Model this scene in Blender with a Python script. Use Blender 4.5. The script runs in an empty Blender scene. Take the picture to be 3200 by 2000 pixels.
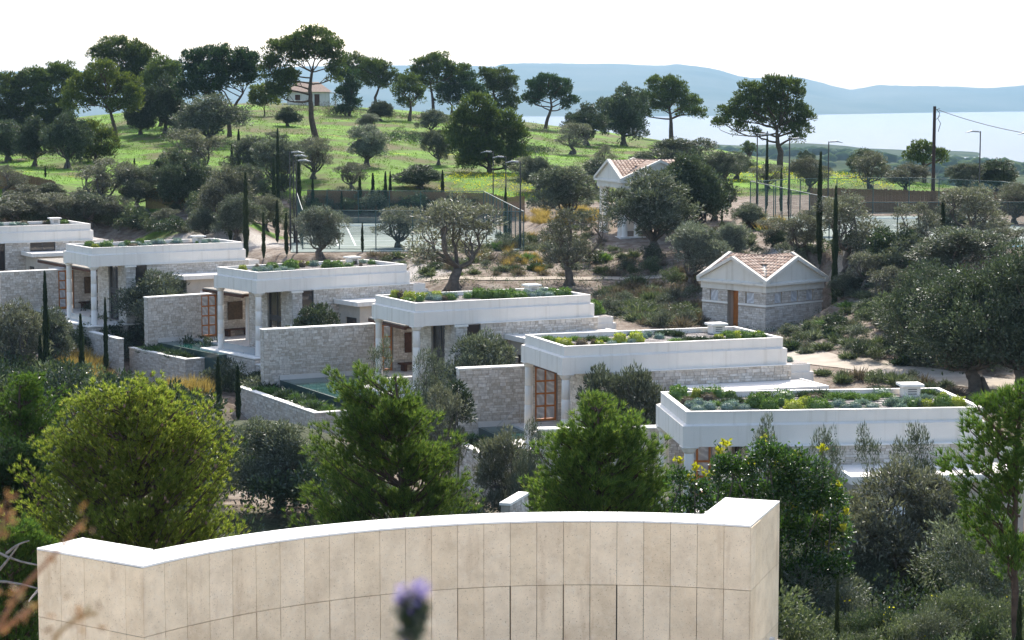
import bpy, math, random
import numpy as np
from mathutils import Matrix, Vector
SC = bpy.context.scene
COL = SC.collection
RNG = np.random.default_rng(7)
random.seed(7)

# ------------------------------------------------------------------ camera, sky, sun, exposure
F_PX, HOR = 6811.0, 288.0                      # focal length and horizon row, in pixels of a 3200 x 2000 frame
PITCH = math.atan((1000 - HOR) / F_PX)
cam = bpy.data.cameras.new('camera'); camo = bpy.data.objects.new('camera', cam); COL.objects.link(camo)
cam.sensor_width = 36.0; cam.lens = 36.0 * F_PX / 3200.0
cam.clip_start = 0.1; cam.clip_end = 60000
camo.location = (0, 0, 0); camo.rotation_euler = (math.radians(90) - PITCH, 0, 0)
cam.dof.use_dof = True; cam.dof.focus_distance = 105.0; cam.dof.aperture_fstop = 16
SC.camera = camo
SUN_AZ, SUN_EL = math.radians(8), math.radians(44)
world = bpy.data.worlds.new('World'); SC.world = world; world.use_nodes = True
wn = world.node_tree.nodes; wl = world.node_tree.links
sky = wn.new('ShaderNodeTexSky'); sky.sky_type = 'NISHITA'; sky.sun_disc = False
sky.sun_elevation = SUN_EL; sky.sun_rotation = SUN_AZ
sky.altitude = 100; sky.air_density = 1.0; sky.dust_density = 2.6; sky.ozone_density = 1.0
bg = wn['Background']; bg.inputs['Strength'].default_value = 0.15
wl.new(sky.outputs[0], bg.inputs['Color'])
sun = bpy.data.lights.new('sun', 'SUN'); sun.energy = 3.4; sun.angle = math.radians(0.5); sun.color = (1.0, 0.95, 0.87)
suno = bpy.data.objects.new('sun', sun); COL.objects.link(suno)
sdir = Vector((math.sin(SUN_AZ) * math.cos(SUN_EL), math.cos(SUN_AZ) * math.cos(SUN_EL), math.sin(SUN_EL)))
suno.rotation_euler = sdir.to_track_quat('Z', 'Y').to_euler()
SC.view_settings.view_transform = 'Standard'; SC.view_settings.look = 'None'
SC.view_settings.exposure = 1.25; SC.view_settings.gamma = 1.0; SC.view_settings.use_curve_mapping = False
SC.render.engine = 'CYCLES'
SC.cycles.max_bounces = 8; SC.cycles.transparent_max_bounces = 12; SC.cycles.volume_bounces = 0
SC.cycles.use_adaptive_sampling = True

# ------------------------------------------------------------------ pixel <-> world (used to survey the place, all points at their real distance)
cs, sn = math.cos(PITCH), math.sin(PITCH)
def ray(px, py):
    a = (px - 1600) / F_PX; b = (1000 - py) / F_PX
    return np.array([a, cs + b * sn, b * cs - sn])
def at(px, py, Y):
    r = ray(px, py); return r * (Y / r[1])
def proj(p):
    d = p[1] * cs - p[2] * sn; u = p[1] * sn + p[2] * cs
    return 1600 + F_PX * p[0] / d, 1000 - F_PX * u / d

# ------------------------------------------------------------------ villa frames: roof corner, heading
HF = 5.33                                       # roof parapet top above terrace floor
VP = {0: (-43.42, 168.29, -10.477, .530, 11.3, 5.4), 1: (-29.2, 151.2, -10.80, .563, 11.5, 5.0),
      2: (-16.154, 137.771, -11.386, .626, 11.296, 5.356), 3: (-5.417, 121.444, -11.776, .476, 11.251, 5.558),
      4: (2.432, 100.958, -11.818, .338, 11.304, 5.38), 5: (6.474, 80.073, -11.822, .106, 11.311, 5.507)}
WALL_L = {0: -3.0, 1: -2.6, 2: -2.0, 3: -4.7, 4: -1.4, 5: -4.2}
EDGE = {0: -2.0, 1: -1.6, 2: -1.3, 3: -3.7, 4: -.4, 5: -3.0}
PLANT = {0: -3.4, 1: -3.0, 2: -2.7, 3: -6.0, 4: -2.2, 5: -4.6}
def vmat(k):
    X, Y, Z, t = VP[k][:4]
    return Matrix.Translation((X, Y, Z - HF)) @ Matrix.Rotation(t, 4, 'Z')
def vloc(k, u, v, z=0):
    X, Y, Z, t = VP[k][:4]
    return np.array([X + u * math.cos(t) - v * math.sin(t), Y + u * math.sin(t) + v * math.cos(t), Z - HF + z])

# ------------------------------------------------------------------ terrain: thin-plate surface through surveyed ground points
CP = [(1600, 2250, 45), (2700, 1985, 45), (400, 2300, 45), (600, 2000, 62), (1870, 1990, 57), (2600, 1930, 52), (3150, 1930, 52), (100, 1900, 62),
      (860, 1560, 88), (1350, 1590, 84), (1250, 1480, 98), (2100, 1780, 76), (2700, 1780, 73), (3200, 1750, 73), (1700, 1640, 80),
      (200, 1170, 135), (560, 1190, 129), (900, 1290, 112), (300, 1330, 112), (60, 1250, 122), (400, 1500, 95), (0, 1060, 146), (-200, 1000, 155),
      (1420, 885, 150), (2000, 870, 155), (2380, 1036, 136), (2560, 990, 138), (2600, 1125, 118), (3000, 1200, 111), (3250, 1150, 114), (3100, 1290, 100), (2900,1240,106),
      (2150, 735, 170), (1910, 735, 170), (2700, 790, 141), (3250, 800, 140), (2400, 672, 183), (3200, 672, 184), (2900, 668, 188), (2200, 680, 178),
      (1150, 786, 165), (1640, 786, 165), (1700, 690, 178), (1750, 780, 165), (2050, 800, 158), (925, 696, 201), (1512, 696, 201), (900, 780, 166),
      (2700, 860, 138), (3100, 900, 131), (2800, 1000, 125), (2550, 860, 146), (2300, 800, 153),
      (1000, 640, 209), (1500, 640, 210), (1100, 590, 213), (1000, 500, 240), (1000, 440, 260), (1000, 380, 290), (1000, 335, 318), (1250, 380, 300), (1250, 450, 262),
      (600, 335, 318), (900, 322, 326), (400, 600, 207), (400, 480, 243), (400, 400, 280), (700, 430, 262), (700, 360, 300), (0, 510, 240), (0, 440, 280), (-300, 440, 285),
      (60, 640, 190), (-300, 660, 190), (560, 650, 192), (560, 705, 178), (450, 738, 171), (100, 690, 180), (1500, 395, 320), (1500, 470, 270), (1500, 540, 235),
      (1710, 404, 320), (1700, 430, 300), (1900, 522, 242), (1900, 455, 300), (1750, 560, 225), (2010, 448, 312), (2200, 560, 228), (2200, 490, 285), (2430, 530, 262), (2650, 550, 246),
      (2300, 500, 290), (2700, 600, 215), (2950, 592, 226), (3150, 600, 221), (3400, 610, 220)]
XZ = [(0, 1, -1.62), (-6, 1, -1.62), (6, 1, -1.62), (0, 3.2, -1.7), (0, 10, -5.2), (-12, 12, -6.5), (12, 12, -6.5), (0, 20, -9.2), (0, 30, -11.0), (-25, 30, -11.5), (25, 30, -11),
      (0, 380, -6.5), (-60, 380, -6), (60, 380, -16), (0, 450, -22), (-90, 450, -22), (90, 450, -30), (-70, 330, -4.5), (-90, 250, -9), (-90, 180, -12), (-80, 110, -18), (-50, 60, -14),
      (85, 230, -13), (90, 300, -20), (80, 160, -12), (70, 110, -16), (60, 60, -14), (0, 650, -45), (-160, 600, -45), (160, 600, -50), (-160, 300, -20), (160, 260, -25),
      (-160, 100, -25), (160, 100, -22), (50, 285, -13), (75, 255, -14)]
pts = [tuple(at(*c)) for c in CP] + XZ
for k in VP:                                    # ground round the villas: lower in front, banked up behind
    fl = VP[k][2] - HF
    for (u, v, dz) in ((-7, 3, -2.6), (-7, 11, -2.4), (-4, -5, -2.0), (9, -7, -1.0), (14, 2, 1.6), (14, 9, 2.4), (10, 15, 2.9), (16, -4, 1.0)):
        if k == 5 and u > 8 and v < 0: dz = -1.5
        p = vloc(k, u, v); pts.append((p[0], p[1], fl + dz))
P_ = np.array(pts, float)
S_ = 60.0
def _U(d2):
    return np.where(d2 > 1e-9, 0.5 * d2 * np.log(np.maximum(d2, 1e-12)), 0)
n_ = len(P_); A_ = np.zeros((n_ + 3, n_ + 3))
dd = ((P_[:, None, :2] - P_[None, :, :2]) ** 2).sum(2) / S_ ** 2
A_[:n_, :n_] = _U(dd) + 0.004 * np.eye(n_)
A_[:n_, n_] = 1; A_[:n_, n_ + 1:] = P_[:, :2] / S_; A_[n_, :n_] = 1; A_[n_ + 1:, :n_] = P_[:, :2].T / S_
W_ = np.linalg.solve(A_, np.r_[P_[:, 2], 0, 0, 0])
def smooth(a, b, x):
    t = np.clip((x - a) / (b - a), 0, 1); return t * t * (3 - 2 * t)
def vnoise(x, y, s, seed=0):
    x = np.asarray(x, float) / s; y = np.asarray(y, float) / s
    xi = np.floor(x).astype(np.int64); yi = np.floor(y).astype(np.int64); fx = x - xi; fy = y - yi
    fx = fx * fx * (3 - 2 * fx); fy = fy * fy * (3 - 2 * fy)
    def h(a, b):
        q = (a * 374761393 + b * 668265263 + seed * 974711) & 0x7fffffff
        q = ((q ^ (q >> 13)) * 1274126177) & 0x7fffffff
        return ((q ^ (q >> 16)) & 0xffff) / 65535.0
    return (h(xi, yi) * (1 - fx) + h(xi + 1, yi) * fx) * (1 - fy) + (h(xi, yi + 1) * (1 - fx) + h(xi + 1, yi + 1) * fx) * fy
COURTS = [((-9.6, 184.6), 9.4, 18.6, .105, -12.1, 4.0), ((29.9, 162), 9.4, 18.6, .07, -10.2, 8.0)]   # centre, half sizes, turn, level, blend
def terrain(x, y):
    x = np.atleast_1d(np.asarray(x, float)); y = np.atleast_1d(np.asarray(y, float)); z = np.empty(x.shape)
    for i in range(0, len(x), 20000):
        a = x[i:i + 20000]; b = y[i:i + 20000]
        d2 = ((a[:, None] - P_[None, :, 0]) ** 2 + (b[:, None] - P_[None, :, 1]) ** 2) / S_ ** 2
        z[i:i + 20000] = _U(d2) @ W_[:n_] + W_[n_] + W_[n_ + 1] * a / S_ + W_[n_ + 2] * b / S_
    far = smooth(420, 900, np.hypot(x, y)); z = z * (1 - far) + (-101.6) * far
    side = smooth(130, 300, np.abs(x)); z = z * (1 - side) + np.minimum(z, -30 - 0 * x) * side
    z += (vnoise(x, y, 9, 1) - .5) * .35 + (vnoise(x, y, 3, 2) - .5) * .12
    z = np.where(np.hypot(x, y) < 900, np.maximum(z, -101.4), z)
    for (c, hx, hy, a, lev, bl) in COURTS:
        dx, dy = x - c[0], y - c[1]; lx = dx * math.cos(a) + dy * math.sin(a); ly = -dx * math.sin(a) + dy * math.cos(a)
        d = np.hypot(np.maximum(np.abs(lx) - hx, 0), np.maximum(np.abs(ly) - hy, 0)); w = 1 - smooth(.4, bl, d)
        z = z * (1 - w) + (lev - .05) * w
    for (bx, by, bz, a, s) in ((15.95, 136.0, -15.0, math.radians(41.7), 5.5), (8.2, 168, -11.05, math.radians(16), 6.1)):
        dx, dy = x - bx, y - by; u = dx * math.cos(a) + dy * math.sin(a); v = -dx * math.sin(a) + dy * math.cos(a)
        d = np.hypot(np.maximum(np.maximum(-1.2 - u, u - s - .3), 0), np.maximum(np.maximum(-1.2 - v, v - s - .3), 0)); z = np.minimum(z, bz + d * 1.7)
    for k in VP:
        X, Y, Z, t = VP[k][:4]; dx, dy = x - X, y - Y
        u = dx * math.cos(t) + dy * math.sin(t); v = -dx * math.sin(t) + dy * math.cos(t); fl = Z - HF
        def cap(z, u0, u1, v0, v1, lev, bl):
            d = np.hypot(np.maximum(np.maximum(u0 - u, u - u1), 0), np.maximum(np.maximum(v0 - v, v - v1), 0))
            return np.minimum(z, lev + np.where(d > 0, d * bl, 0))
        z = cap(z, PLANT[k], 12.9, -3.6, 12.4, fl - .35, 1.6)
        z = cap(z, PLANT[k], EDGE[k], 0, 12.9, fl - .75, 1.2)
        z = cap(z, -5, -.6, -6, 12.4, fl - 1.9, .5) if k in (1, 2) else z
        z = cap(z, -1, 12, -12, -3.5, fl - .4, .8) if k != 5 else z
    return z
def axis(fine0, fine1, step, lo, hi, g=1.18):
    a = list(np.arange(fine0, fine1 + 1e-6, step)); s = step; x = a[0]; L = []
    while x > lo: s *= g; x -= s; L.append(x)
    s = step; x = a[-1]; R = []
    while x < hi: s *= g; x += s; R.append(x)
    return np.array(L[::-1] + a + R)
GX = axis(-70, 66, .9, -9000, 9000); GY = axis(30, 240, .9, -60, 12000, 1.06)
gx, gy = np.meshgrid(GX, GY)
GZ = terrain(gx.ravel(), gy.ravel()).reshape(gx.shape)
def T(x, y):
    x = np.clip(np.asarray(x, float), GX[0], GX[-1] - 1e-6); y = np.clip(np.asarray(y, float), GY[0], GY[-1] - 1e-6)
    i = np.clip(np.searchsorted(GX, x, side='right') - 1, 0, len(GX) - 2); j = np.clip(np.searchsorted(GY, y, side='right') - 1, 0, len(GY) - 2)
    fx = (x - GX[i]) / (GX[i + 1] - GX[i]); fy = (y - GY[j]) / (GY[j + 1] - GY[j])
    return (GZ[j, i] * (1 - fx) + GZ[j, i + 1] * fx) * (1 - fy) + (GZ[j + 1, i] * (1 - fx) + GZ[j + 1, i + 1] * fx) * fy
_YS = np.concatenate([np.arange(40, 340, .35), np.arange(340, 700, 2)])
def ground(px, py, ymin=40):
    r = ray(px, py); ys = _YS[_YS >= ymin]; s = ys / r[1]
    hit = np.nonzero(T(r[0] * s, ys) >= r[2] * s)[0]
    if len(hit) == 0: return ground(px, py + 4, ymin) if py < 700 else None
    y = ys[hit[0]]; p = r * (y / r[1]); return np.array([p[0], y, float(T(p[0], y))])
def stand(px, Y):
    a = (px - 1600) / F_PX; x = a * (Y * cs + 10 * sn)
    for _ in range(4):
        z = float(T(x, Y)); x = a * (Y * cs - z * sn)
    return np.array([x, Y, float(T(x, Y))])

# ------------------------------------------------------------------ mesh helpers
def mesh_np(name, V, Fs, mat=None, smooth_=False, attr=None):
    me = bpy.data.meshes.new(name); V = np.asarray(V, np.float32)
    if isinstance(Fs, np.ndarray) or not hasattr(Fs[0][0], '__len__'): Fs = [np.asarray(Fs)]
    Fs = [np.asarray(f, np.int32) for f in Fs if len(f)]
    me.vertices.add(len(V)); me.vertices.foreach_set('co', V.ravel())
    nl = sum(f.size for f in Fs); npoly = sum(len(f) for f in Fs)
    me.loops.add(nl); me.loops.foreach_set('vertex_index', np.concatenate([f.ravel() for f in Fs]))
    st = []; o = 0
    for f in Fs: st.append(o + np.arange(len(f)) * f.shape[1]); o += f.size
    me.polygons.add(npoly); me.polygons.foreach_set('loop_start', np.concatenate(st).astype(np.int32))
    me.polygons.foreach_set('use_smooth', np.full(npoly, bool(smooth_)))
    me.update(calc_edges=True)
    if attr is not None:
        a = me.color_attributes.new('tint', 'FLOAT_COLOR', 'POINT'); a.data.foreach_set('color', np.asarray(attr, np.float32).ravel())
    if mat: me.materials.append(mat)
    return me
class MB:
    def __init__(s): s.V = []; s.Q = []; s.Tt = []; s.n = 0
    def add(s, V, Q=None, Tn=None):
        s.V.append(np.asarray(V, float))
        if Q is not None and len(Q): s.Q.append(np.asarray(Q) + s.n)
        if Tn is not None and len(Tn): s.Tt.append(np.asarray(Tn) + s.n)
        s.n += len(V); return s
    BQ = np.array([(0, 3, 2, 1), (4, 5, 6, 7), (0, 1, 5, 4), (1, 2, 6, 5), (2, 3, 7, 6), (3, 0, 4, 7)])
    def box(s, x0, x1, y0, y1, z0, z1):
        return s.add([(x0, y0, z0), (x1, y0, z0), (x1, y1, z0), (x0, y1, z0), (x0, y0, z1), (x1, y0, z1), (x1, y1, z1), (x0, y1, z1)], MB.BQ)
    def hexa(s, P): return s.add(P, MB.BQ)
    def prism(s, poly, z0, z1):                 # ccw polygon in xy
        n = len(poly); V = [(x, y, z0) for x, y in poly] + [(x, y, z1) for x, y in poly]
        s.add(V, [(i, (i + 1) % n, n + (i + 1) % n, n + i) for i in range(n)])
        T_ = [(0, i + 1, i) for i in range(1, n - 1)] + [(n, n + i, n + i + 1) for i in range(1, n - 1)]
        s.Tt.append(np.array(T_) + s.n - len(V)); return s
    def beam(s, a, b, w, h):
        a = Vector(a); b = Vector(b); d = (b - a).normalized(); up = Vector((0, 0, 1))
        if abs(d.z) > .95: up = Vector((0, 1, 0))
        sx = d.cross(up).normalized() * w / 2; sz = sx.cross(d).normalized() * h / 2
        return s.hexa([a - sx - sz, a + sx - sz, b + sx - sz, b - sx - sz, a - sx + sz, a + sx + sz, b + sx + sz, b - sx + sz])
    def lathe(s, prof, n=20, c=(0, 0, 0)):
        an = np.arange(n) * 2 * math.pi / n; V = []
        for r, z in prof: V += [(c[0] + r * math.cos(a), c[1] + r * math.sin(a), c[2] + z) for a in an]
        Q = [(i * n + j, i * n + (j + 1) % n, (i + 1) * n + (j + 1) % n, (i + 1) * n + j) for i in range(len(prof) - 1) for j in range(n)]
        return s.add(V, Q)
    def tube(s, P, R, n=6):
        P = np.asarray(P, float); m = len(P); V = []
        for i in range(m):
            d = P[min(i + 1, m - 1)] - P[max(i - 1, 0)]; d /= (np.linalg.norm(d) + 1e-9)
            a = np.cross(d, (0.3, 1, 0.2)); a /= np.linalg.norm(a) + 1e-9; b = np.cross(d, a)
            for j in range(n):
                t = 2 * math.pi * j / n; V.append(P[i] + R[i] * (a * math.cos(t) + b * math.sin(t)))
        Q = [(i * n + j, i * n + (j + 1) % n, (i + 1) * n + (j + 1) % n, (i + 1) * n + j) for i in range(m - 1) for j in range(n)]
        V.append(P[-1] + (P[-1] - P[-2]) * .1); s.add(V, Q, [((m - 1) * n + j, (m - 1) * n + (j + 1) % n, m * n) for j in range(n)]); return s
    def mesh(s, name, mat, smooth_=False):
        V = np.concatenate(s.V); Fs = []
        if s.Q: Fs.append(np.concatenate(s.Q))
        if s.Tt: Fs.append(np.concatenate(s.Tt))
        return mesh_np(name, V, Fs, mat, smooth_)
    def obj(s, name, mat, parent=None, mtx=None, smooth_=False, **kw):
        return link(name, s.mesh(name, mat, smooth_), parent, mtx, **kw)
THINGS = []
def link(name, data, parent=None, mtx=None, label=None, cat=None, group=None, kind=None):
    o = bpy.data.objects.new(name, data); COL.objects.link(o)
    if parent is not None: o.parent = parent
    if mtx is not None: o.matrix_basis = mtx
    return tag(o, label, cat, group, kind)
def tag(o, label=None, cat=None, group=None, kind=None):
    if label: o['label'] = label
    if cat: o['category'] = cat; THINGS.append(o)
    if group: o['group'] = group
    if kind: o['kind'] = kind
    return o
def empty(name, mtx, label, cat, group=None):
    o = bpy.data.objects.new(name, None); COL.objects.link(o); o.matrix_basis = mtx; o.empty_display_size = .2
    return tag(o, label, cat, group)
def TR(x, y, z, rz=0, s=1):
    if not hasattr(s, '__len__'): s = (s, s, s)
    return Matrix.Translation((x, y, z)) @ Matrix.Rotation(rz, 4, 'Z') @ Matrix.Diagonal((*s, 1))
ORD = ['', 'second', 'third', 'fourth', 'fifth', 'sixth', 'seventh', 'eighth', 'ninth', 'tenth', 'eleventh', 'twelfth', 'thirteenth', 'fourteenth', 'fifteenth', 'sixteenth',
       'seventeenth', 'eighteenth', 'nineteenth', 'twentieth']

# ------------------------------------------------------------------ materials
def newmat(name):
    m = bpy.data.materials.new(name); m.use_nodes = True; return m, m.node_tree.nodes, m.node_tree.links, m.node_tree.nodes['Principled BSDF']
def mixc(N, L, fac, a, b, mode='MIX'):
    n = N.new('ShaderNodeMix'); n.data_type = 'RGBA'; n.blend_type = mode
    for s, v in ((n.inputs[0], fac), (n.inputs[6], a), (n.inputs[7], b)):
        if hasattr(v, 'node'): L.new(v, s)
        elif isinstance(v, (int, float)): s.default_value = v
        else: s.default_value = (*v, 1)
    return n.outputs[2]
def ramp(N, L, x, stops):
    r = N.new('ShaderNodeValToRGB'); L.new(x, r.inputs[0]); e = r.color_ramp.elements
    while len(e) < len(stops): e.new(.5)
    for q, (p, c) in zip(e, stops): q.position = p; q.color = (*c, 1) if hasattr(c, '__len__') else (c, c, c, 1)
    return r.outputs[0]
def noise(N, L, scale, detail=4, coord='Object', rough=.55, vec=None):
    t = N.new('ShaderNodeTexNoise'); t.inputs['Scale'].default_value = scale; t.inputs['Detail'].default_value = detail; t.inputs['Roughness'].default_value = rough
    if vec is None:
        c = N.new('ShaderNodeTexCoord'); vec = c.outputs[coord]
    L.new(vec, t.inputs['Vector']); return t.outputs['Fac']
def bump(N, L, B, h, strength=.3, dist=.02):
    b = N.new('ShaderNodeBump'); b.inputs['Strength'].default_value = strength; b.inputs['Distance'].default_value = dist
    L.new(h, b.inputs['Height']); L.new(b.outputs[0], B.inputs['Normal'])
def plain(name, col, rough=.7, var=.12, scale=3, metal=0, bumps=.2):
    m, N, L, B = newmat(name); f = noise(N, L, scale)
    c = ramp(N, L, f, [(.3, tuple(x * (1 - var) for x in col)), (.7, tuple(min(1, x * (1 + var)) for x in col))]); L.new(c, B.inputs['Base Color'])
    B.inputs['Roughness'].default_value = rough; B.inputs['Metallic'].default_value = metal; B.inputs['Specular IOR Level'].default_value = .5 if rough < .55 else .12
    if bumps: bump(N, L, B, noise(N, L, scale * 12), bumps, .01)
    return m
def leafmat(name, c1, c2, c3=None, trans=.4, rough=.45, spec=.4, k=.8):
    c1, c2 = tuple(x * k for x in c1), tuple(x * k for x in c2); c3 = tuple(x * k for x in c3) if c3 else None
    m, N, L, B = newmat(name)
    g = N.new('ShaderNodeNewGeometry'); oi = N.new('ShaderNodeObjectInfo')
    col = ramp(N, L, g.outputs['Random Per Island'], [(0, c1), (.75, c2), (1, c3 or c2)])
    f = noise(N, L, .55, 2); col = mixc(N, L, ramp(N, L, f, [(.35, 0.0), (.65, .35)]), col, tuple(x * .55 for x in c1))
    hs = N.new('ShaderNodeHueSaturation'); L.new(col, hs.inputs['Color'])
    mr = N.new('ShaderNodeMapRange'); L.new(oi.outputs['Random'], mr.inputs[0]); mr.inputs[3].default_value = .82; mr.inputs[4].default_value = 1.22; L.new(mr.outputs[0], hs.inputs['Value'])
    L.new(hs.outputs[0], B.inputs['Base Color']); B.inputs['Roughness'].default_value = rough; B.inputs['Specular IOR Level'].default_value = spec
    t = N.new('ShaderNodeBsdfTranslucent'); tc = mixc(N, L, 1.0, hs.outputs[0], (1.25, 1.3, .75), 'MULTIPLY'); L.new(tc, t.inputs['Color'])
    x = N.new('ShaderNodeMixShader'); x.inputs[0].default_value = trans; L.new(B.outputs[0], x.inputs[1]); L.new(t.outputs[0], x.inputs[2])
    L.new(x.outputs[0], N['Material Output'].inputs['Surface']); return m
def stonemat(name, c1, c2, c3):
    m, N, L, B = newmat(name); g = N.new('ShaderNodeNewGeometry'); oi = N.new('ShaderNodeObjectInfo')
    ad = N.new('ShaderNodeMath'); ad.operation = 'ADD'; L.new(g.outputs['Random Per Island'], ad.inputs[0]); L.new(oi.outputs['Random'], ad.inputs[1])
    fr = N.new('ShaderNodeMath'); fr.operation = 'FRACT'; L.new(ad.outputs[0], fr.inputs[0])
    c = ramp(N, L, fr.outputs[0], [(0, c1), (.5, c2), (1, c3)]); gc = N.new('ShaderNodeNewGeometry').outputs['Position']
    f = noise(N, L, 7, 5, vec=gc); c = mixc(N, L, 1.0, c, ramp(N, L, f, [(.3, .72), (.7, 1.12)]), 'MULTIPLY')
    L.new(c, B.inputs['Base Color']); B.inputs['Roughness'].default_value = .85; bump(N, L, B, noise(N, L, 25, 5, vec=gc), .6, .02); return m
M = {}
M['stone'] = stonemat('stone', (.46, .40, .33), (.58, .52, .45), (.68, .63, .565))
M['mortar'] = plain('mortar', (.36, .315, .26), .95)
M['rubble'] = stonemat('rubble', (.45, .42, .38), (.58, .55, .5), (.68, .66, .62))
def plaster(name, col):
    m, N, L, B = newmat(name); f = noise(N, L, 1.3, 6)
    c = ramp(N, L, f, [(.3, tuple(x * .93 for x in col)), (.7, col)])
    co = N.new('ShaderNodeTexCoord'); mp = N.new('ShaderNodeMapping'); mp.inputs['Scale'].default_value = (2.2, 2.2, .12); L.new(co.outputs['Object'], mp.inputs[0])
    st = noise(N, L, 1.6, 5, vec=mp.outputs[0]); c = mixc(N, L, ramp(N, L, st, [(.54, 0.0), (.76, .55)]), c, tuple(x * y for x, y in zip(col, (.66, .62, .55))))
    sp = noise(N, L, 22, 3); c = mixc(N, L, ramp(N, L, sp, [(.66, 0.0), (.72, .25)]), c, (.45, .42, .36))
    L.new(c, B.inputs['Base Color']); B.inputs['Roughness'].default_value = .8; B.inputs['Specular IOR Level'].default_value = .2; bump(N, L, B, noise(N, L, 40, 3), .15, .005); return m
M['white'] = plaster('white_plaster', (.77, .71, .63))
M['coping'] = plain('coping_stone', (.78, .74, .67), .7, .06, 2)
M['beige'] = plain('beige_render', (.50, .44, .36), .85, .1, 2)
M['marble'] = plain('marble_paving', (.60, .57, .53), .45, .08, 1.2, bumps=.05)
M['panel_w'] = plain('white_panel', (.72, .72, .72), .5, .05)
def travertine():
    m, N, L, B = newmat('travertine'); oi = N.new('ShaderNodeObjectInfo'); P = N.new('ShaderNodeNewGeometry').outputs['Position']
    base = ramp(N, L, oi.outputs['Random'], [(0, (.755, .61, .415)), (.35, (.79, .645, .45)), (.7, (.81, .665, .47)), (1, (.75, .60, .405))])
    n1 = noise(N, L, 2.2, 7, rough=.65, vec=P); c = mixc(N, L, 1.0, base, ramp(N, L, n1, [(.3, (.80, .76, .72)), (.55, (1.0, .98, .96)), (.75, (1.14, 1.12, 1.1))]), 'MULTIPLY')
    n2 = noise(N, L, 9, 6, rough=.7, vec=P); c = mixc(N, L, ramp(N, L, n2, [(.52, 0.0), (.66, .3)]), c, (.80, .70, .54))
    mp = N.new('ShaderNodeMapping'); mp.inputs['Scale'].default_value = (1, 1, .18); L.new(P, mp.inputs[0]); n4 = noise(N, L, 3.3, 5, vec=mp.outputs[0])
    c = mixc(N, L, ramp(N, L, n4, [(.58, 0.0), (.72, .5)]), c, (.46, .31, .18))
    n3 = noise(N, L, 42, 3, vec=P); c = mixc(N, L, ramp(N, L, n3, [(.62, 0.0), (.69, .65)]), c, (.30, .19, .11)); n5 = noise(N, L, 16, 5, rough=.7, vec=P); c = mixc(N, L, ramp(N, L, n5, [(.56, 0.0), (.66, .22)]), c, (.88, .77, .60))
    L.new(c, B.inputs['Base Color']); B.inputs['Roughness'].default_value = .6; bump(N, L, B, n3, .25, .004); return m
M['trav'] = travertine()
M['core'] = plain('wall_core', (.10, .09, .08), .9)
M['slab'] = plain('limestone_slab', (.80, .77, .71), .6, .04, 3)
M['frame'] = plain('dark_frame', (.025, .025, .03), .4)
def glassmat(name, col, rough=.06):
    m, N, L, B = newmat(name); B.inputs['Base Color'].default_value = (*col, 1); B.inputs['Roughness'].default_value = rough; B.inputs['Specular IOR Level'].default_value = .6; return m
M['glass'] = glassmat('dark_glass', (.035, .03, .028))
M['lattice'] = plain('timber_lattice', (.10, .07, .045), .7, .3, 6)
M['wood'] = plain('orange_wood', (.42, .15, .035), .5, .2, 4)
M['wood_dark'] = plain('dark_timber', (.09, .045, .03), .7, .2, 5)
M['marble_pane'] = (lambda: None)()
def veined():
    m, N, L, B = newmat('veined_sheet'); co = N.new('ShaderNodeTexCoord'); w = N.new('ShaderNodeTexWave'); w.inputs['Scale'].default_value = 1.3; w.inputs['Distortion'].default_value = 9; w.inputs['Detail'].default_value = 4
    w.bands_direction = 'DIAGONAL'; L.new(co.outputs['Object'], w.inputs[0]); L.new(ramp(N, L, w.outputs['Fac'], [(0, (.42, .42, .43)), (.7, (.50, .50, .51)), (1, (.62, .62, .62))]), B.inputs['Base Color']); B.inputs['Roughness'].default_value = .35; return m
M['marble_pane'] = veined()
M['reedroof'] = plain('weathered_thatch', (.26, .235, .20), .95, .3, 8, bumps=.8)
M['tile'] = stonemat('terracotta', (.30, .19, .13), (.42, .28, .20), (.50, .37, .28))
M['tile_dark'] = plain('ridge_tile', (.20, .14, .11), .8, .25, 6)
def waterm(name, col, rough, bs, bd, scale, tr=0):
    m, N, L, B = newmat(name); B.inputs['Base Color'].default_value = (*col, 1); B.inputs['Roughness'].default_value = rough; B.inputs['IOR'].default_value = 1.33; B.inputs['Transmission Weight'].default_value = tr
    P = N.new('ShaderNodeNewGeometry').outputs['Position']; bump(N, L, B, noise(N, L, scale, 6, vec=P), bs, bd); return m
M['pool'] = waterm('pool_water', (.012, .06, .05), .03, .06, .01, 1.5)
M['pooltile'] = plain('pool_mosaic', (.03, .06, .055), .3)
M['green_metal'] = plain('green_metal', (.02, .06, .055), .5)
M['black_metal'] = plain('black_metal', (.02, .02, .022), .45)
M['lamp_top'] = plain('lamp_shell', (.25, .27, .30), .25, metal=.6)
M['creosote'] = plain('dark_pole_wood', (.05, .035, .03), .8)
M['reed'] = plain('reed_screen', (.17, .105, .06), .9, .35, 12)
M['path'] = plain('sandy_path', (.36, .31, .25), .95, .12, 1.5)
M['orange_plastic'] = plain('orange_plastic', (.65, .10, .02), .5)
M['bark'] = plain('olive_bark', (.11, .095, .08), .95, .35, 6, bumps=.8)
M['bark_pine'] = plain('pine_bark', (.085, .06, .045), .95, .4, 5, bumps=.9)
M['bark_grey'] = plain('grey_bark', (.22, .20, .18), .95, .3, 6, bumps=.6)
M['olive'] = leafmat('olive_leaf', (.085, .10, .065), (.15, .175, .125), (.33, .36, .31), .25, .5, .35)
M['olive_pale'] = leafmat('pale_olive_leaf', (.13, .15, .115), (.22, .25, .20), (.42, .45, .41), .25, .5, .4)
M['olive_brown'] = leafmat('brownish_olive_leaf', (.11, .115, .082), (.19, .195, .145), (.36, .37, .31), .25, .5, .35)
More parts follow.
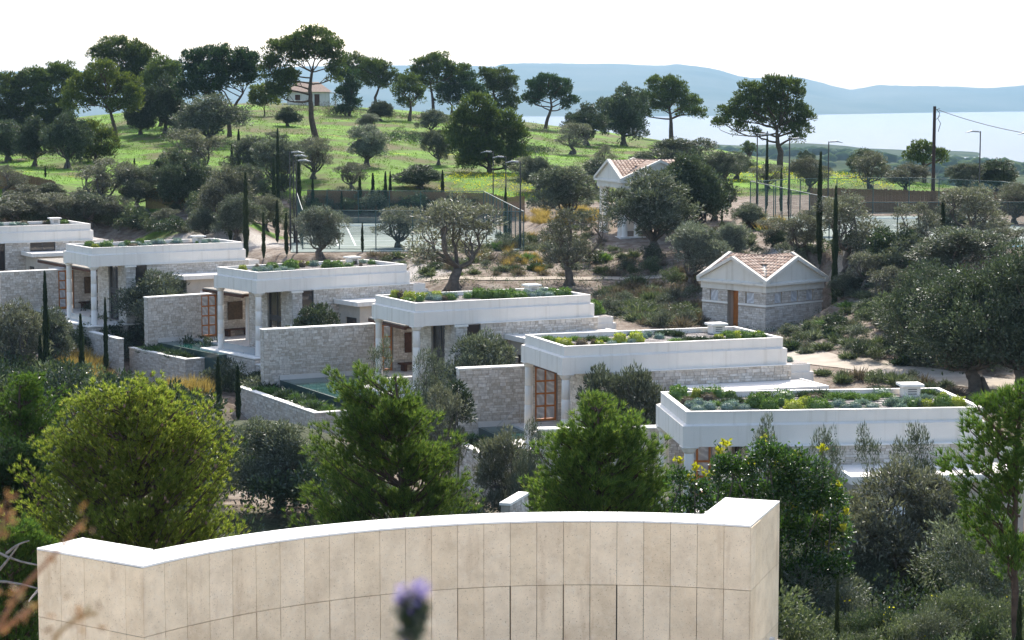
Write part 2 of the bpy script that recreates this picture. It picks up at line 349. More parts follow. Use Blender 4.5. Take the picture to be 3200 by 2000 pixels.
M['olive_dark'] = leafmat('evergreen_leaf', (.045, .065, .035), (.08, .11, .055), (.20, .24, .17), .22, .48, .4)
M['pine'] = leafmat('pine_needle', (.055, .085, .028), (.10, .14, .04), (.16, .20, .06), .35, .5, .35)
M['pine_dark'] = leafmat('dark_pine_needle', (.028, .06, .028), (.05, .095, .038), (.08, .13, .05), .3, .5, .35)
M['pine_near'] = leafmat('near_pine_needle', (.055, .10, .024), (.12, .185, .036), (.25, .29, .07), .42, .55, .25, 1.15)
M['pine_lit'] = leafmat('sunny_pine_needle', (.06, .085, .022), (.11, .14, .03), (.18, .20, .06), .35, .6, .2, 1.0)  # needle colour of the yellower green pines
M['pine_mid'] = leafmat('shaded_pine_needle', (.05, .10, .022), (.09, .16, .03), (.18, .22, .05), .4, .6, .2, 1.0)  # needle colour of the mid green pines
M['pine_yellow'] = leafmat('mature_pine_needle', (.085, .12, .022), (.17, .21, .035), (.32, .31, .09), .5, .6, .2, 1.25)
M['cypress'] = leafmat('cypress_scale', (.022, .04, .018), (.045, .07, .025), (.085, .11, .04), .2, .6, .3)
M['carob'] = leafmat('carob_leaf', (.03, .07, .02), (.06, .13, .025), (.12, .22, .03), .35, .25, .8)
M['carob_tip'] = leafmat('yellow_young_leaf', (.36, .36, .02), (.50, .48, .03), (.62, .58, .06), .5, .4, .5)
M['cush_blue'] = leafmat('blue_grey_foliage', (.10, .15, .13), (.18, .25, .22), (.34, .40, .36), .2, .6, .3, 1.05)
M['cush_green'] = leafmat('green_cushion_foliage', (.05, .10, .025), (.10, .17, .045), (.20, .28, .08), .3, .5, .4, 1.05)
M['cush_yellow'] = leafmat('yellow_green_foliage', (.16, .20, .03), (.30, .34, .06), (.48, .50, .14), .35, .5, .4, 1.05)
M['cush_brown'] = leafmat('dry_foliage', (.12, .10, .07), (.20, .16, .13), (.28, .24, .22), .25, .7, .2)
M['shrub'] = leafmat('shrub_leaf', (.06, .085, .04), (.12, .15, .08), (.25, .28, .18), .3, .45, .5)
M['shrub_dark'] = leafmat('dark_shrub_leaf', (.025, .045, .02), (.05, .08, .035), (.11, .15, .07), .25, .35, .6)
M['golden'] = leafmat('golden_grass', (.26, .18, .06), (.40, .28, .10), (.52, .42, .2), .45, .6, .3)
M['lav'] = leafmat('lavender_flower', (.30, .24, .55), (.44, .37, .72), (.62, .55, .85), .4, .6, .2)
M['lavstem'] = leafmat('lavender_stem', (.12, .15, .10), (.18, .22, .15), None, .3)
M['drytwig'] = leafmat('dry_twig', (.26, .13, .07), (.36, .19, .10), (.34, .27, .12), .4)
M['meadow'] = leafmat('meadow_blade', (.07, .13, .008), (.10, .19, .010), (.13, .21, .015), .45, .6, .2)
M['flower_y'] = leafmat('yellow_wildflower', (.6, .55, .02), (.75, .68, .03), (.8, .75, .1), .5)
def bedmat():
    m, N, L, B = newmat('roof_gravel'); f = noise(N, L, 18, 6, rough=.7); L.new(ramp(N, L, f, [(.3, (.13, .105, .09)), (.5, (.28, .245, .22)), (.7, (.44, .41, .385))]), B.inputs['Base Color'])
    B.inputs['Roughness'].default_value = .95; bump(N, L, B, f, .8, .04); return m
M['bed'] = bedmat()
def courtmat():
    m, N, L, B = newmat('court_surface'); f = noise(N, L, .35, 4); L.new(ramp(N, L, f, [(.35, (.20, .235, .205)), (.65, (.24, .275, .245))]), B.inputs['Base Color']); B.inputs['Roughness'].default_value = .9; B.inputs['Specular IOR Level'].default_value = .08; return m
M['court'] = courtmat(); M['line'] = plain('court_line', (.75, .78, .76), .8, .05, bumps=0); M['blue'] = plain('blue_apron', (.12, .35, .55), .8, .1, bumps=0)
def netmat():
    m, N, L, B = newmat('chainlink'); B.inputs['Base Color'].default_value = (.015, .07, .065, 1); B.inputs['Roughness'].default_value = .6
    t = N.new('ShaderNodeBsdfTransparent'); x = N.new('ShaderNodeMixShader'); x.inputs[0].default_value = .80; L.new(B.outputs[0], x.inputs[1]); L.new(t.outputs[0], x.inputs[2]); L.new(x.outputs[0], N['Material Output'].inputs['Surface']); return m
M['net'] = netmat()
def groundmat():
    m, N, L, B = newmat('ground'); P = N.new('ShaderNodeNewGeometry').outputs['Position']
    va = N.new('ShaderNodeVertexColor'); va.layer_name = 'tint'; sp = N.new('ShaderNodeSeparateColor'); L.new(va.outputs[0], sp.inputs[0])
    n1 = noise(N, L, .16, 6, vec=P); n2 = noise(N, L, 1.1, 6, rough=.7, vec=P); n3 = noise(N, L, 7, 4, vec=P)
    soil = ramp(N, L, n2, [(.3, (.085, .055, .038)), (.46, (.155, .118, .088)), (.6, (.24, .20, .16)), (.75, (.33, .29, .245))])
    grass = ramp(N, L, n1, [(.32, (.10, .085, .035)), (.45, (.075, .10, .018)), (.55, (.085, .18, .010)), (.68, (.13, .26, .012))])
    grass = mixc(N, L, ramp(N, L, n2, [(.45, 0.0), (.7, .6)]), grass, (.10, .085, .04)); grass = mixc(N, L, 1.0, grass, ramp(N, L, n3, [(.3, .78), (.7, 1.15)]), 'MULTIPLY')
    yel = noise(N, L, .22, 3, vec=P); mul = N.new('ShaderNodeMath'); mul.operation = 'MULTIPLY'; L.new(ramp(N, L, yel, [(.63, 0.0), (.72, 1.0)]), mul.inputs[0]); L.new(ramp(N, L, n3, [(.5, 0.0), (.56, 1.0)]), mul.inputs[1])
    grass = mixc(N, L, mul.outputs[0], grass, (.42, .40, .02))
    a = N.new('ShaderNodeMath'); a.operation = 'ADD'; L.new(sp.outputs[0], a.inputs[0]); s_ = N.new('ShaderNodeMath'); s_.operation = 'SUBTRACT'; L.new(n2, s_.inputs[0]); s_.inputs[1].default_value = .5; L.new(s_.outputs[0], a.inputs[1])
    c = mixc(N, L, ramp(N, L, a.outputs[0], [(.42, 0.0), (.58, 1.0)]), soil, grass)
    c = mixc(N, L, sp.outputs[1], c, ramp(N, L, n3, [(.3, (.30, .27, .24)), (.7, (.50, .47, .43))]))
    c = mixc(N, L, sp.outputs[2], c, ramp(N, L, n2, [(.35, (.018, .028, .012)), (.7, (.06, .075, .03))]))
    L.new(c, B.inputs['Base Color']); B.inputs['Roughness'].default_value = .95; B.inputs['Specular IOR Level'].default_value = .15; bump(N, L, B, n3, .9, .12); return m
M['ground'] = groundmat()
def hillmat(name, c1, c2, sc):
    m, N, L, B = newmat(name); P = N.new('ShaderNodeNewGeometry').outputs['Position']; f = noise(N, L, sc, 7, rough=.65, vec=P)
    L.new(ramp(N, L, f, [(.35, c1), (.65, c2)]), B.inputs['Base Color']); B.inputs['Roughness'].default_value = 1; B.inputs['Specular IOR Level'].default_value = 0; return m
M['forest'] = hillmat('forest_floor', (.03, .045, .02), (.09, .10, .05), .01)
M['canopy'] = leafmat('far_canopy', (.03, .055, .02), (.06, .09, .03), (.09, .12, .045), 0.0, .9, .0)
M['mount'] = hillmat('mountain_slope', (.05, .07, .04), (.11, .12, .08), .0012)
M['sea'] = waterm('sea_water', (.02, .05, .09), .42, .9, 2.5, .045); M['sea'].node_tree.nodes['Principled BSDF'].inputs['Specular IOR Level'].default_value = .17; M['sea'].node_tree.nodes['Principled BSDF'].inputs['IOR'].default_value = 1.2

# ------------------------------------------------------------------ ground, sea, far land
def zone_attr(x, y, z):
    # grass weight on the hill, gravel weight round terraces, dark scrub floor in the near valley
    g = smooth(206, 216, y) * (1 - smooth(42, 60, x) * .3)
    g = np.maximum(g, (1 - smooth(2, 6, np.hypot((x + 25) / 1.7, (y - 182)))) * .95)
    g = np.maximum(g, (smooth(186, 196, y) * (1 - smooth(-30, -24, x))))
    gr = (1 - smooth(3, 6, np.hypot((x + 26) / 2.2, (y - 173.5)))) * .9
    gr = np.maximum(gr, (1 - smooth(2, 5, np.hypot((x - 16.5) / 1.2, (y - 148)))) * .7)
    gr = np.maximum(gr, (1 - smooth(2.5, 5, np.hypot((x + 9.5) / 1.6, (y - 158)))) * .75)
    dk = np.zeros_like(x)
    for k in (1, 2, 3, 4, 5):
        pass
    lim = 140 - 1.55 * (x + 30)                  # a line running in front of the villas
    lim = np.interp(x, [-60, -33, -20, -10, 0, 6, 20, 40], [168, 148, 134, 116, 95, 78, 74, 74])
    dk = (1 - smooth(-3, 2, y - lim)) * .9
    near = 1 - smooth(31, 36, y); gr = np.maximum(gr, near)  # unseen ground before the wall, made pale gravel to bounce light onto it
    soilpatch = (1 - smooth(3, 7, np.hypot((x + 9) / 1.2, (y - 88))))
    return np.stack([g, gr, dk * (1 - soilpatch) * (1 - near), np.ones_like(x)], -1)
nx, ny = len(GX), len(GY)
idx = np.arange(nx * ny).reshape(ny, nx)
Q = np.stack([idx[:-1, :-1], idx[:-1, 1:], idx[1:, 1:], idx[1:, :-1]], -1).reshape(-1, 4)
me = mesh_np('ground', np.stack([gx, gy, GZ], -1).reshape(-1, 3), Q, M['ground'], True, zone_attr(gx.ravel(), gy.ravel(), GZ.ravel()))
link('ground', me, kind='structure', label='rolling ground with soil beds, scrub floor and the grassy hill')
me = mesh_np('sea', [(-14000, 300, -100), (14000, 300, -100), (14000, 15500, -100), (-14000, 15500, -100)], [(0, 1, 2, 3)], M['sea'])
link('sea', me, kind='structure', label='pale glittering bay beyond the hill')
# far mountains: a height field whose crest follows the surveyed skyline
def ridge(name, sky_px, Yc, Yb, mat, seed, kind='structure', zb=-101, nx_=240, ny_=26, amp=10, label=None):
    pxs = np.linspace(sky_px[0][0], sky_px[-1][0], nx_); py = np.interp(pxs, [p[0] for p in sky_px], [p[1] for p in sky_px])
    V = []
    for i, (a, b) in enumerate(zip(pxs, py)):
        yb = np.interp(a, [p[0] for p in Yb], [p[1] for p in Yb]) if hasattr(Yb, '__len__') else Yb
        top = at(a, b, Yc)
        for j in range(ny_ + 1):
            t = j / ny_; Y = yb + (Yc - yb) * min(t / .8, 1) + (max(t - .8, 0) / .2) * (Yc * .12)
            h = (t / .8) ** .75 if t < .8 else 1 - ((t - .8) / .2) ** 2
            z = zb + (top[2] - zb) * h; X = top[0] / Yc * Y
            if 0 < t < .79: z += (float(vnoise(X, Y, 900, seed)) - .5) * amp * 6 * math.sin(math.pi * t / .8) + (float(vnoise(X, Y, 260, seed + 1)) - .5) * amp * 2.2 * math.sin(math.pi * t / .8)
            V.append((X, Y, z))
    w = ny_ + 1; Qd = [(i * w + j, (i + 1) * w + j, (i + 1) * w + j + 1, i * w + j + 1) for i in range(nx_ - 1) for j in range(ny_)]
    o = link(name, mesh_np(name, V, Qd, mat, True), kind=kind, label=label); return o
sk = [(-900, 250), (0, 225), (600, 214), (1000, 206), (1220, 203), (1330, 205), (1440, 203), (1500, 206), (1545, 207), (1565, 199), (1600, 197), (1700, 196), (1800, 198), (1950, 199), (2060, 205), (2085, 203), (2120, 199), (2150, 203), (2210, 211),
      (2250, 219), (2310, 238), (2350, 244), (2400, 243), (2440, 245), (2470, 238), (2500, 242), (2560, 256), (2620, 273), (2660, 281), (2700, 273), (2750, 265), (2830, 268), (2900, 268), (3000, 271), (3090, 275), (3200, 266), (3500, 262), (4100, 250)]
r_rng = np.random.default_rng(3); sk2 = []
for i in range(len(sk) - 1):
    m_ = max(1, int((sk[i + 1][0] - sk[i][0]) / 14))
    for j in range(m_): t = j / m_; sk2.append((sk[i][0] + t * (sk[i + 1][0] - sk[i][0]), sk[i][1] + t * (sk[i + 1][1] - sk[i][1]) + r_rng.normal(0, .7)))
sk2.append(sk[-1])
ridge('mountain_range', sk2, 13000, [(-900, 9000), (2000, 9050), (2400, 9300), (2900, 10700), (3200, 11400), (4100, 12000)], M['mount'], 5, nx_=420, label='long blue mountain ridge across the bay')
sk = [(1500, 445), (1900, 442), (2000, 440), (2100, 446), (2220, 452), (2330, 458), (2430, 452), (2500, 447), (2560, 451), (2640, 458), (2700, 468), (2800, 472), (2870, 478), (2950, 482), (3050, 488), (3120, 496), (3200, 502), (3500, 520)]
ridge('wooded_hills', sk, 3400, 3300, M['forest'], 11, nx_=120, ny_=8, amp=2, label='low wooded hills along the shore')
def hills2():
    xs = np.linspace(-300, 2600, 90); ys = np.linspace(1000, 3600, 70); X, Y = np.meshgrid(xs, ys)
    base = -101 + 0 * X; h = 55 * (1 - smooth(2200, 3450, Y)) * smooth(900, 1500, Y) * (vnoise(X, Y, 700, 4) * .9 + .2) + 10
    h = h * (1 - smooth(0, .28, -X / 3000)) ; edge = (1 - smooth(.9, 1.06, Y / (3300 - .18 * (X - 400))))
    Z = -104 + h * edge; PXX = 1600 + F_PX * X / Y; lim = np.interp(PXX, [1500, 1900, 2100, 2330, 2500, 2700, 2950, 3200, 3500], [445, 442, 446, 458, 450, 470, 484, 503, 520]); Z = np.minimum(Z, -(lim + 6 - 288) / F_PX * Y - 9); Z = np.where(Y > 3350, -104, Z); w = len(xs); I = np.arange(X.size).reshape(X.shape)
    Qd = np.stack([I[:-1, :-1], I[:-1, 1:], I[1:, 1:], I[1:, :-1]], -1).reshape(-1, 4)
    link('shore_plain', mesh_np('shore_plain', np.stack([X, Y, Z], -1).reshape(-1, 3), Qd, M['forest'], True), kind='structure', label='wooded coastal plain below the hill')
    r = np.random.default_rng(5); N_ = 5200; x = r.uniform(-200, 2400, N_); y = r.uniform(1050, 3300, N_)
    from bisect import bisect
    ix = np.clip(np.searchsorted(xs, x) - 1, 0, 88); iy = np.clip(np.searchsorted(ys, y) - 1, 0, 68); z = Z[iy, ix]
    ok = z > -97; x, y, z = x[ok], y[ok], z[ok]; n = len(x); rad = r.uniform(4, 11, n)
    ico = [(0, 0, 1), (.9, 0, .45), (.28, .85, .45), (-.73, .53, .45), (-.73, -.53, .45), (.28, -.85, .45), (.73, .53, -.3), (-.28, .85, -.3), (-.9, 0, -.3), (-.28, -.85, -.3), (.73, -.53, -.3)]
    tr = [(0, 1, 2), (0, 2, 3), (0, 3, 4), (0, 4, 5), (0, 5, 1), (1, 6, 2), (2, 6, 7), (2, 7, 3), (3, 7, 8), (3, 8, 4), (4, 8, 9), (4, 9, 5), (5, 9, 10), (5, 10, 1), (1, 10, 6)]
    V = np.array(ico)[None] * rad[:, None, None] * np.array([1, 1, .62]) * r.uniform(.75, 1.2, (n, 11, 1)) + np.stack([x, y, z + rad * .35], -1)[:, None]
    Tn = np.array(tr)[None] + (np.arange(n) * 11)[:, None, None]
    link('distant_wood', mesh_np('distant_wood', V.reshape(-1, 3), Tn.reshape(-1, 3), M['canopy'], True), kind='stuff', label='hazy wood on the coastal hills')
hills2()
hz = MB(); hz.box(-14500, 14500, -200, 16000, -103, 230)
hm = bpy.data.materials.new('haze'); hm.use_nodes = True; hm.node_tree.nodes.clear(); ho = hm.node_tree.nodes.new('ShaderNodeOutputMaterial'); hv = hm.node_tree.nodes.new('ShaderNodeVolumePrincipled')
hv.inputs['Color'].default_value = (.50, .74, .97, 1); hv.inputs['Density'].default_value = 6.5e-5; hv.inputs['Anisotropy'].default_value = 0.0; hm.node_tree.links.new(hv.outputs[0], ho.inputs['Volume'])
hz.obj('haze', hm, kind='stuff', label='thin sea haze over the whole view')
#@@PART2
M['joint'] = plain('joint_shadow', (.60, .57, .52), .9)  # slightly darker tone of the thin joints in the white render
# ------------------------------------------------------------------ stone walling
SV = []
for i in range(8):
    r = np.random.default_rng(50 + i); j = lambda a: r.uniform(0, a)
    e = .05
    V = [(j(e), 0, j(e)), (1 - j(e), 0, j(e)), (1 - j(e), 1, j(e)), (j(e), 1, j(e)), (j(e), 0, 1 - j(e)), (1 - j(e), 0, 1 - j(e)), (1 - j(e), 1, 1 - j(e)), (j(e), 1, 1 - j(e))]
    SV.append(np.array(V))
SMESH = {}
def smesh(i, mat):
    if (i, mat.name) not in SMESH: SMESH[(i, mat.name)] = mesh_np('stone', SV[i], MB.BQ, mat)
    return SMESH[(i, mat.name)]
def split_face(length, height, openings, seed, ch=(.10, .19), cl=(.18, .52)):
    r = random.Random(seed); out = []; z = 0
    while z < height - .03:
        h = min(r.uniform(*ch), height - z)
        if height - z - h < .05: h = height - z
        x = 0
        while x < length - .01:
            w = min(r.uniform(*cl), length - x)
            if length - x - w < .09: w = length - x
            segs = [(x, x + w)]
            for (a, b, c, d) in openings:
                if z + h > c + .02 and z < d - .02:
                    ns = []
                    for (p, q) in segs:
                        if q <= a or p >= b: ns.append((p, q)); continue
                        if p < a: ns.append((p, a))
                        if q > b: ns.append((b, q))
                    segs = ns
            for (p, q) in segs:
                if q - p > .05:
                    if r.random() < .16 and h > .13:
                        hh = h * r.uniform(.4, .6); out.append((p, q, z, z + hh)); out.append((p, q, z + hh, z + h))
                    else: out.append((p, q, z, z + h))
            x += w
        z += h
    return out
def stonework(parent, faces, seed, limit=290, mat=None, ch=(.10, .19), cl=(.18, .52)):
    """faces: (origin, along, outward, length, height, openings)"""
    mat = mat or M['stone']; r = random.Random(seed); allst = []
    for fi, (o, a, n, ln, ht, op) in enumerate(faces):
        o = np.array(o, float); a = np.array(a, float); n = np.array(n, float)
        for (p, q, z0, z1) in split_face(ln, ht, op, seed * 31 + fi, ch, cl):
            g = .006; d = .04 + r.uniform(0, .025)
            allst.append(((q - p) * (z1 - z0), o + a * (p + g) + np.array([0, 0, z0 + g]) - n * .03, a * (q - p - 2 * g), n * d, z1 - z0 - 2 * g, r.randrange(8)))
    allst.sort(key=lambda t: -t[0]); rest = MB()
    for i, (_, o, a, n, h, k) in enumerate(allst):
        if i < limit:
            mt = Matrix(((a[0], n[0], 0, o[0]), (a[1], n[1], 0, o[1]), (0, 0, h, o[2]), (0, 0, 0, 1)))
            # keep handedness positive
            if a[0] * n[1] - a[1] * n[0] < 0:
                o2 = o + a; mt = Matrix(((-a[0], n[0], 0, o2[0]), (-a[1], n[1], 0, o2[1]), (0, 0, h, o2[2]), (0, 0, 0, 1)))
            link('stone', smesh(k, mat), parent, mt)
        else:
            rest.add(o + SV[k][:, :1] * a + SV[k][:, 1:2] * n + SV[k][:, 2:] * np.array([0, 0, h]), MB.BQ)
    if rest.n: rest.obj('small_stones', mat, parent, kind='stuff')
def wall_boxes(mb, o, a, n, ln, ht, th, openings):
    """solid wall with openings; front at plane o, thickness runs against n"""
    o = np.array(o, float); a = np.array(a, float); n = np.array(n, float); us = sorted({0, ln, *[x for q in openings for x in q[:2]]})
    for p, q in zip(us[:-1], us[1:]):
        zs = [(0, ht)]
        for (a0, b0, c, d) in openings:
            if p >= a0 - 1e-6 and q <= b0 + 1e-6:
                ns = []
                for (s, e) in zs:
                    if c > s: ns.append((s, c))
                    if d < e: ns.append((d, e))
                zs = ns
        for s, e in zs:
            P = [o + a * p - n * th, o + a * q - n * th, o + a * q, o + a * p]
            if a[0] * n[1] - a[1] * n[0] < 0: P = [o + a * p, o + a * q, o + a * q - n * th, o + a * p - n * th]
            mb.hexa([x + np.array([0, 0, s]) for x in P] + [x + np.array([0, 0, e]) for x in P])
X_, Y_, NX, NY = (1, 0, 0), (0, 1, 0), (-1, 0, 0), (0, -1, 0)

# ------------------------------------------------------------------ the row of flat-roofed villas
VN = {5: 'nearest', 4: 'second nearest', 3: 'middle', 2: 'fourth', 1: 'fifth', 0: 'leftmost'}
DOOR = {0: 2.0, 1: 1.86, 2: 2.1, 3: 2.6, 4: 2.8, 5: 2.1}
def column_mesh(h, r):
    m = MB(); pr = [(r * 1.18, 0), (r * 1.18, .06)]; nd = 4
    for i in range(nd):
        z0 = .06 + (h - .32) * i / nd; z1 = .06 + (h - .32) * (i + 1) / nd; ra = r * (1.1 - .18 * i / nd); rb = r * (1.1 - .18 * (i + 1) / nd)
        pr += [(ra, z0 + .012), (rb, z1 - .012), (rb - .012, z1)]
    pr += [(r * .95, h - .26), (r * 1.15, h - .2), (r * 1.42, h - .1), (r * 1.42, h - .06)]
    m.lathe(pr, 24); s = r * 1.5; m.box(-s, s, -s, s, h - .06, h - .003); return m
COLM = column_mesh(4.05, .205).mesh('column', M['white'], False)
for p_ in COLM.polygons: p_.use_smooth = len(p_.vertices) == 4 and abs(p_.normal.z) < .6 and p_.area < .2 and p_.index < 24 * 20
COLS = column_mesh(3.15, .17).mesh('column', M['white'])
def villa(k):
    L, W = VP[k][4], VP[k][5]
    lab = {5: 'nearest flat-roofed white villa with the densest planted roof, at the right',
           4: 'second nearest white villa, its orange grid door seen between the two columns',
           3: 'middle white villa of the row, below the big olive with the bent limb',
           2: 'fourth white villa from the front, with three columns and a clear grey parapet',
           1: 'fifth white villa from the front, behind the three slim near cypresses at left',
           0: 'leftmost farthest white villa, cut by the left edge, with a wide dark window'}[k]
    v = empty('flat_roofed_villa', vmat(k), lab, 'villa', 'row of flat-roofed villas')
    MB().box(-.16, L + .16, -.16, W + .16, 4.05, 4.83).obj('lower_fascia', M['white'], v)
    p = MB(); t = .17
    p.box(0, L, 0, t, 4.83, HF).box(0, L, W - t, W, 4.83, HF).box(0, t, t, W - t, 4.83, HF).box(L - t, L, t, W - t, 4.83, HF); p.obj('parapet', M['white'], v)
    cf = MB(); o_, zz0, zz1 = .155, 4.76, 4.895                          # sloping weathering between the two tiers
    A = [(-o_, -o_), (L + o_, -o_), (L + o_, W + o_), (-o_, W + o_)]; B = [(0, 0), (L, 0), (L, W), (0, W)]
    cf.add([(x, y, 4.832) for x, y in A] + [(x * 1.0005, y * 1.0005, zz1) for x, y in [(-.004, -.004), (L + .004, -.004), (L + .004, W + .004), (-.004, W + .004)]], [(i, (i + 1) % 4, 4 + (i + 1) % 4, 4 + i) for i in range(4)])
    cf.obj('sloping_ledge', M['white'], v)
    c = MB(); e = .015
    c.box(-e, L + e, -e, t + e, HF + .002, HF + .028).box(-e, L + e, W - t - e, W + e, HF + .002, HF + .028).box(-e, t + e, t + e, W - t - e, HF + .002, HF + .028).box(L - t - e, L + e, t + e, W - t - e, HF + .002, HF + .028)
    c.obj('coping', M['coping'], v)
    MB().box(t, L - t, t, W - t, 4.84, 5.13).obj('gravel_bed', M['bed'], v)
    d = MB(); r = random.Random(k)                                     # drip hoses over the gravel
    for q in range(9):
        y = .5 + q * (W - 1) / 8; P = [(.4 + i * (L - .8) / 14, y + r.uniform(-.05, .05), 5.145) for i in range(15)]; d.tube(P, [.012] * 15, 4)
    d.obj('drip_hose', M['frame'], v)
    for q in range(1, 4):
        for (z0, z1, y) in ((4.06, 4.82, -.1605), (4.84, 5.32, -.0005)): MB().box(L * q / 4 - .004, L * q / 4 + .004, y - .003, y, z0, z1).obj('render_joint', M['joint'], v)
    cols = [(.13, .13), (.1, W - .25)] if k else []
    for (a, b) in cols: link('column', COLM, v, TR(a, b, 0))
    if k: link('column', COLS, v, TR(4.0, 8.5, 0))
    # body walls
    bw = MB(); R_ = L + .27; B_ = W - .1
    if k == 0: fo = [(-2.3 + 2.3, 4.13 - 2.3, 1.0, 4.02), (6.15 - 2.3, 8.2 - 2.3, 2.9, 4.02)]; lo = []
    else: fo = [(.72, 1.58, 1.2, 4.02)]; lo = [(1.05 + .37, 2.85 + .37, .04, 3.98)]
    wall_boxes(bw, (2.33, -.37, -.6), X_, NY, R_ - 2.33, 4.645, .35, [(a, b, c_ + .6, d_ + .6) for a, b, c_, d_ in fo])
    wall_boxes(bw, (2.33, -.02, -.6), Y_, NX, B_ - .02, 4.645, .35, [(a - .35, b - .35, c_ + .6, d_ + .6) for a, b, c_, d_ in lo])
    bw.box(R_ - .35, R_, -.02, B_, -.6, 4.045).box(2.33, R_, B_, B_ + .1, -.6, 4.045); bw.obj('wall', M['mortar'], v)
    MB().box(2.7, R_ - .36, 3.6, 3.7, 0, 4.04).box(2.69, R_ - .36, -.01, 3.59, 0, .02).obj('interior', M['lattice'], v)
    faces = [((2.33, -.37, -.6), X_, NY, R_ - 2.33, 4.645, [(a, b, c_ + .6, d_ + .6) for a, b, c_, d_ in fo]),
             ((2.33, -.37, -.6), Y_, NX, B_ + .37, 4.645, [(a, b, c_ + .6, d_ + .6) for a, b, c_, d_ in lo])]
    stonework(v, faces, 100 + k)
    MB().box(2.24, 3.08, -.47, -.385, 3.93, 4.045).obj('wall_cap', M['coping'], v)
    MB().box(3.85, R_ + .06, -.45, -.17, 4.052, 4.085).obj('wall_cap', M['coping'], v)
    if k:                                                              # tall glazed door in the side wall
        dr = empty_part('glass_door', v, TR(2.33, 1.05, 0)); f = MB(); w = 1.8
        f.box(.12, .18, 0, .06, .04, 3.98).box(.12, .18, w - .06, w, .04, 3.98).box(.12, .18, w * .42 - .04, w * .42 + .04, .06, 3.98).box(.12, .18, .06, w - .06, 1.95, 2.3).box(.12, .18, .06, w - .06, .04, .1)
        f.obj('door_frame', M['frame'], dr); MB().box(.145, .155, .06, w - .06, .1, 1.95).box(.145, .155, .06, w - .06, 2.3, 3.95).obj('glass_pane', M['glass'], dr)
        MB().box(.30, .33, .02, w - .02, .05, 3.95).obj('curtain', M['lattice'], dr)
    for (a, b, c_, d_) in fo:
        wd = empty_part('window', v, TR(2.33 + a, -.37, c_)); w = b - a; h = d_ - c_; f = MB(); nm = max(1, round(w / 1.0))
        f.box(0, .05, .1, .16, 0, h).box(w - .05, w, .1, .16, 0, h).box(.05, w - .05, .1, .16, 0, .05).box(.05, w - .05, .1, .16, h - .05, h)
        for i in range(1, nm): f.box(w * i / nm - .03, w * i / nm + .03, .1, .16, .05, h - .05)
        f.obj('window_frame', M['frame'], wd); MB().box(.05, w - .05, .125, .135, .05, h - .05).obj('glass_pane', M['glass'], wd)
    # low wing in front with its flat roof
    a0, a1 = 5.4, 12.1; b0 = -3.3
    w_ = MB(); w_.box(a0, a1, b0, -.42, 3.1, 3.33); w_.obj('wing_roof', M['white'], v)
    ring = MB(); ring.box(a0, a1, b0, b0 + .12, 3.33, 3.39).box(a0, a0 + .12, b0 + .12, -.42, 3.33, 3.39).box(a1 - .12, a1, b0 + .12, -.42, 3.33, 3.39); ring.obj('roof_kerb', M['coping'], v)
    wm = MB(); wall_boxes(wm, (a0 + .35, b0 + .3, -.6), X_, NY, a1 - a0 - .5, 3.7, .25, [(1.0, 2.3, .7, 2.9), (2.5, 3.8, .7, 2.9)])
    wall_boxes(wm, (a0 + .35, b0 + .55, -.6), Y_, NX, 2.3, 3.7, .25, [(.15, 1.5, .6, 2.9)]); wm.obj('wing_wall', M['beige'], v)
    for q in (1.0, 2.5): MB().box(a0 + .35 + q, a0 + .35 + q + 1.3, b0 + .36, b0 + .42, .1, 2.3).obj('white_panel', M['panel_w'], v)
    MB().box(a0 + .45, a0 + .5, b0 + .7, b0 + 2.05, 0, 2.3).obj('window_pane', M['glass'], v)
    # stepped planter box at the rear right corner
    q = MB(); q.box(R_ + .03, 12.85, .1, 3.6, 3.62, 4.0).box(R_ + .03, 12.98, -.02, 3.72, 3.0, 3.62).box(R_ + .03, 12.9, .06, 3.6, 0, 3.0); q.obj('corner_planter', M['white'], v)
    MB().box(R_ + .1, 12.75, .2, 3.5, 4.0, 4.03).obj('planter_soil', M['bed'], v)
    # chimney stack
    cu, cv = (9.9, W - .75); ch = empty_part('chimney', v, TR(cu, cv, 5.13))
    MB().box(-.33, .33, -.33, .33, 0, .42).obj('chimney_stack', M['white'], ch); MB().box(-.45, .45, -.45, .45, .425, .52).obj('chimney_cap', M['coping'], ch)
    for i in range(3): MB().box(-.18, .18, -.345, -.332, .12 + i * .09, .15 + i * .09).obj('vent_slot', M['core'], ch)
    if k == 0: return v
    # terrace floor, podium and clear parapet
    f = MB(); f.box(.0, 2.30, -.55, 6.5, -.14, 0).box(1.4, 2.30, 6.5, 11.46, -.14, 0).box(2.30, 8.2, W + .02, 11.46, -.14, 0); f.obj('terrace_floor', M['marble'], v)
    MB().box(-.72, -.0, -.55, 6.5, -.10, -.02).box(-.72, 8.2, -.8, -.55, -.10, -.02).obj('podium_ledge', M['coping'], v)
    MB().box(-.66, 2.3, -.74, 6.44, -3.4, -.145).obj('podium', M['mortar'], v)
    stonework(v, [((-.66, -.74, -3.4), Y_, NX, 7.18, 3.25, []), ((-.66, -.74, -3.4), X_, NY, 2.9, 3.25, [])], 200 + k, limit=0)
    ln = (W - .25 - .45 - .13 - .3) / 3
    for i in range(3):
        MB().box(.0, .025, .45 + i * ln, .45 + (i + 1) * ln - .03, .0, .47).obj('parapet_panel', M['clear'], v)
    # pergola
    v1 = 16.5 if k == 1 else 11.3
    pg = empty('pergola', vmat(k) @ TR(2.05, W + .35, 0), f'brown-beamed pergola with weathered thatch, joined to the rear of the {VN[k]} villa' if k != 5 else 'brown-beamed thatched pergola behind the nearest villa', 'pergola', 'pergolas behind the villas')
    ll = v1 - W - .35
    MB().box(0, 6.0, 0, ll, 3.37, 3.45).obj('thatch_roof', M['reedroof'], pg)
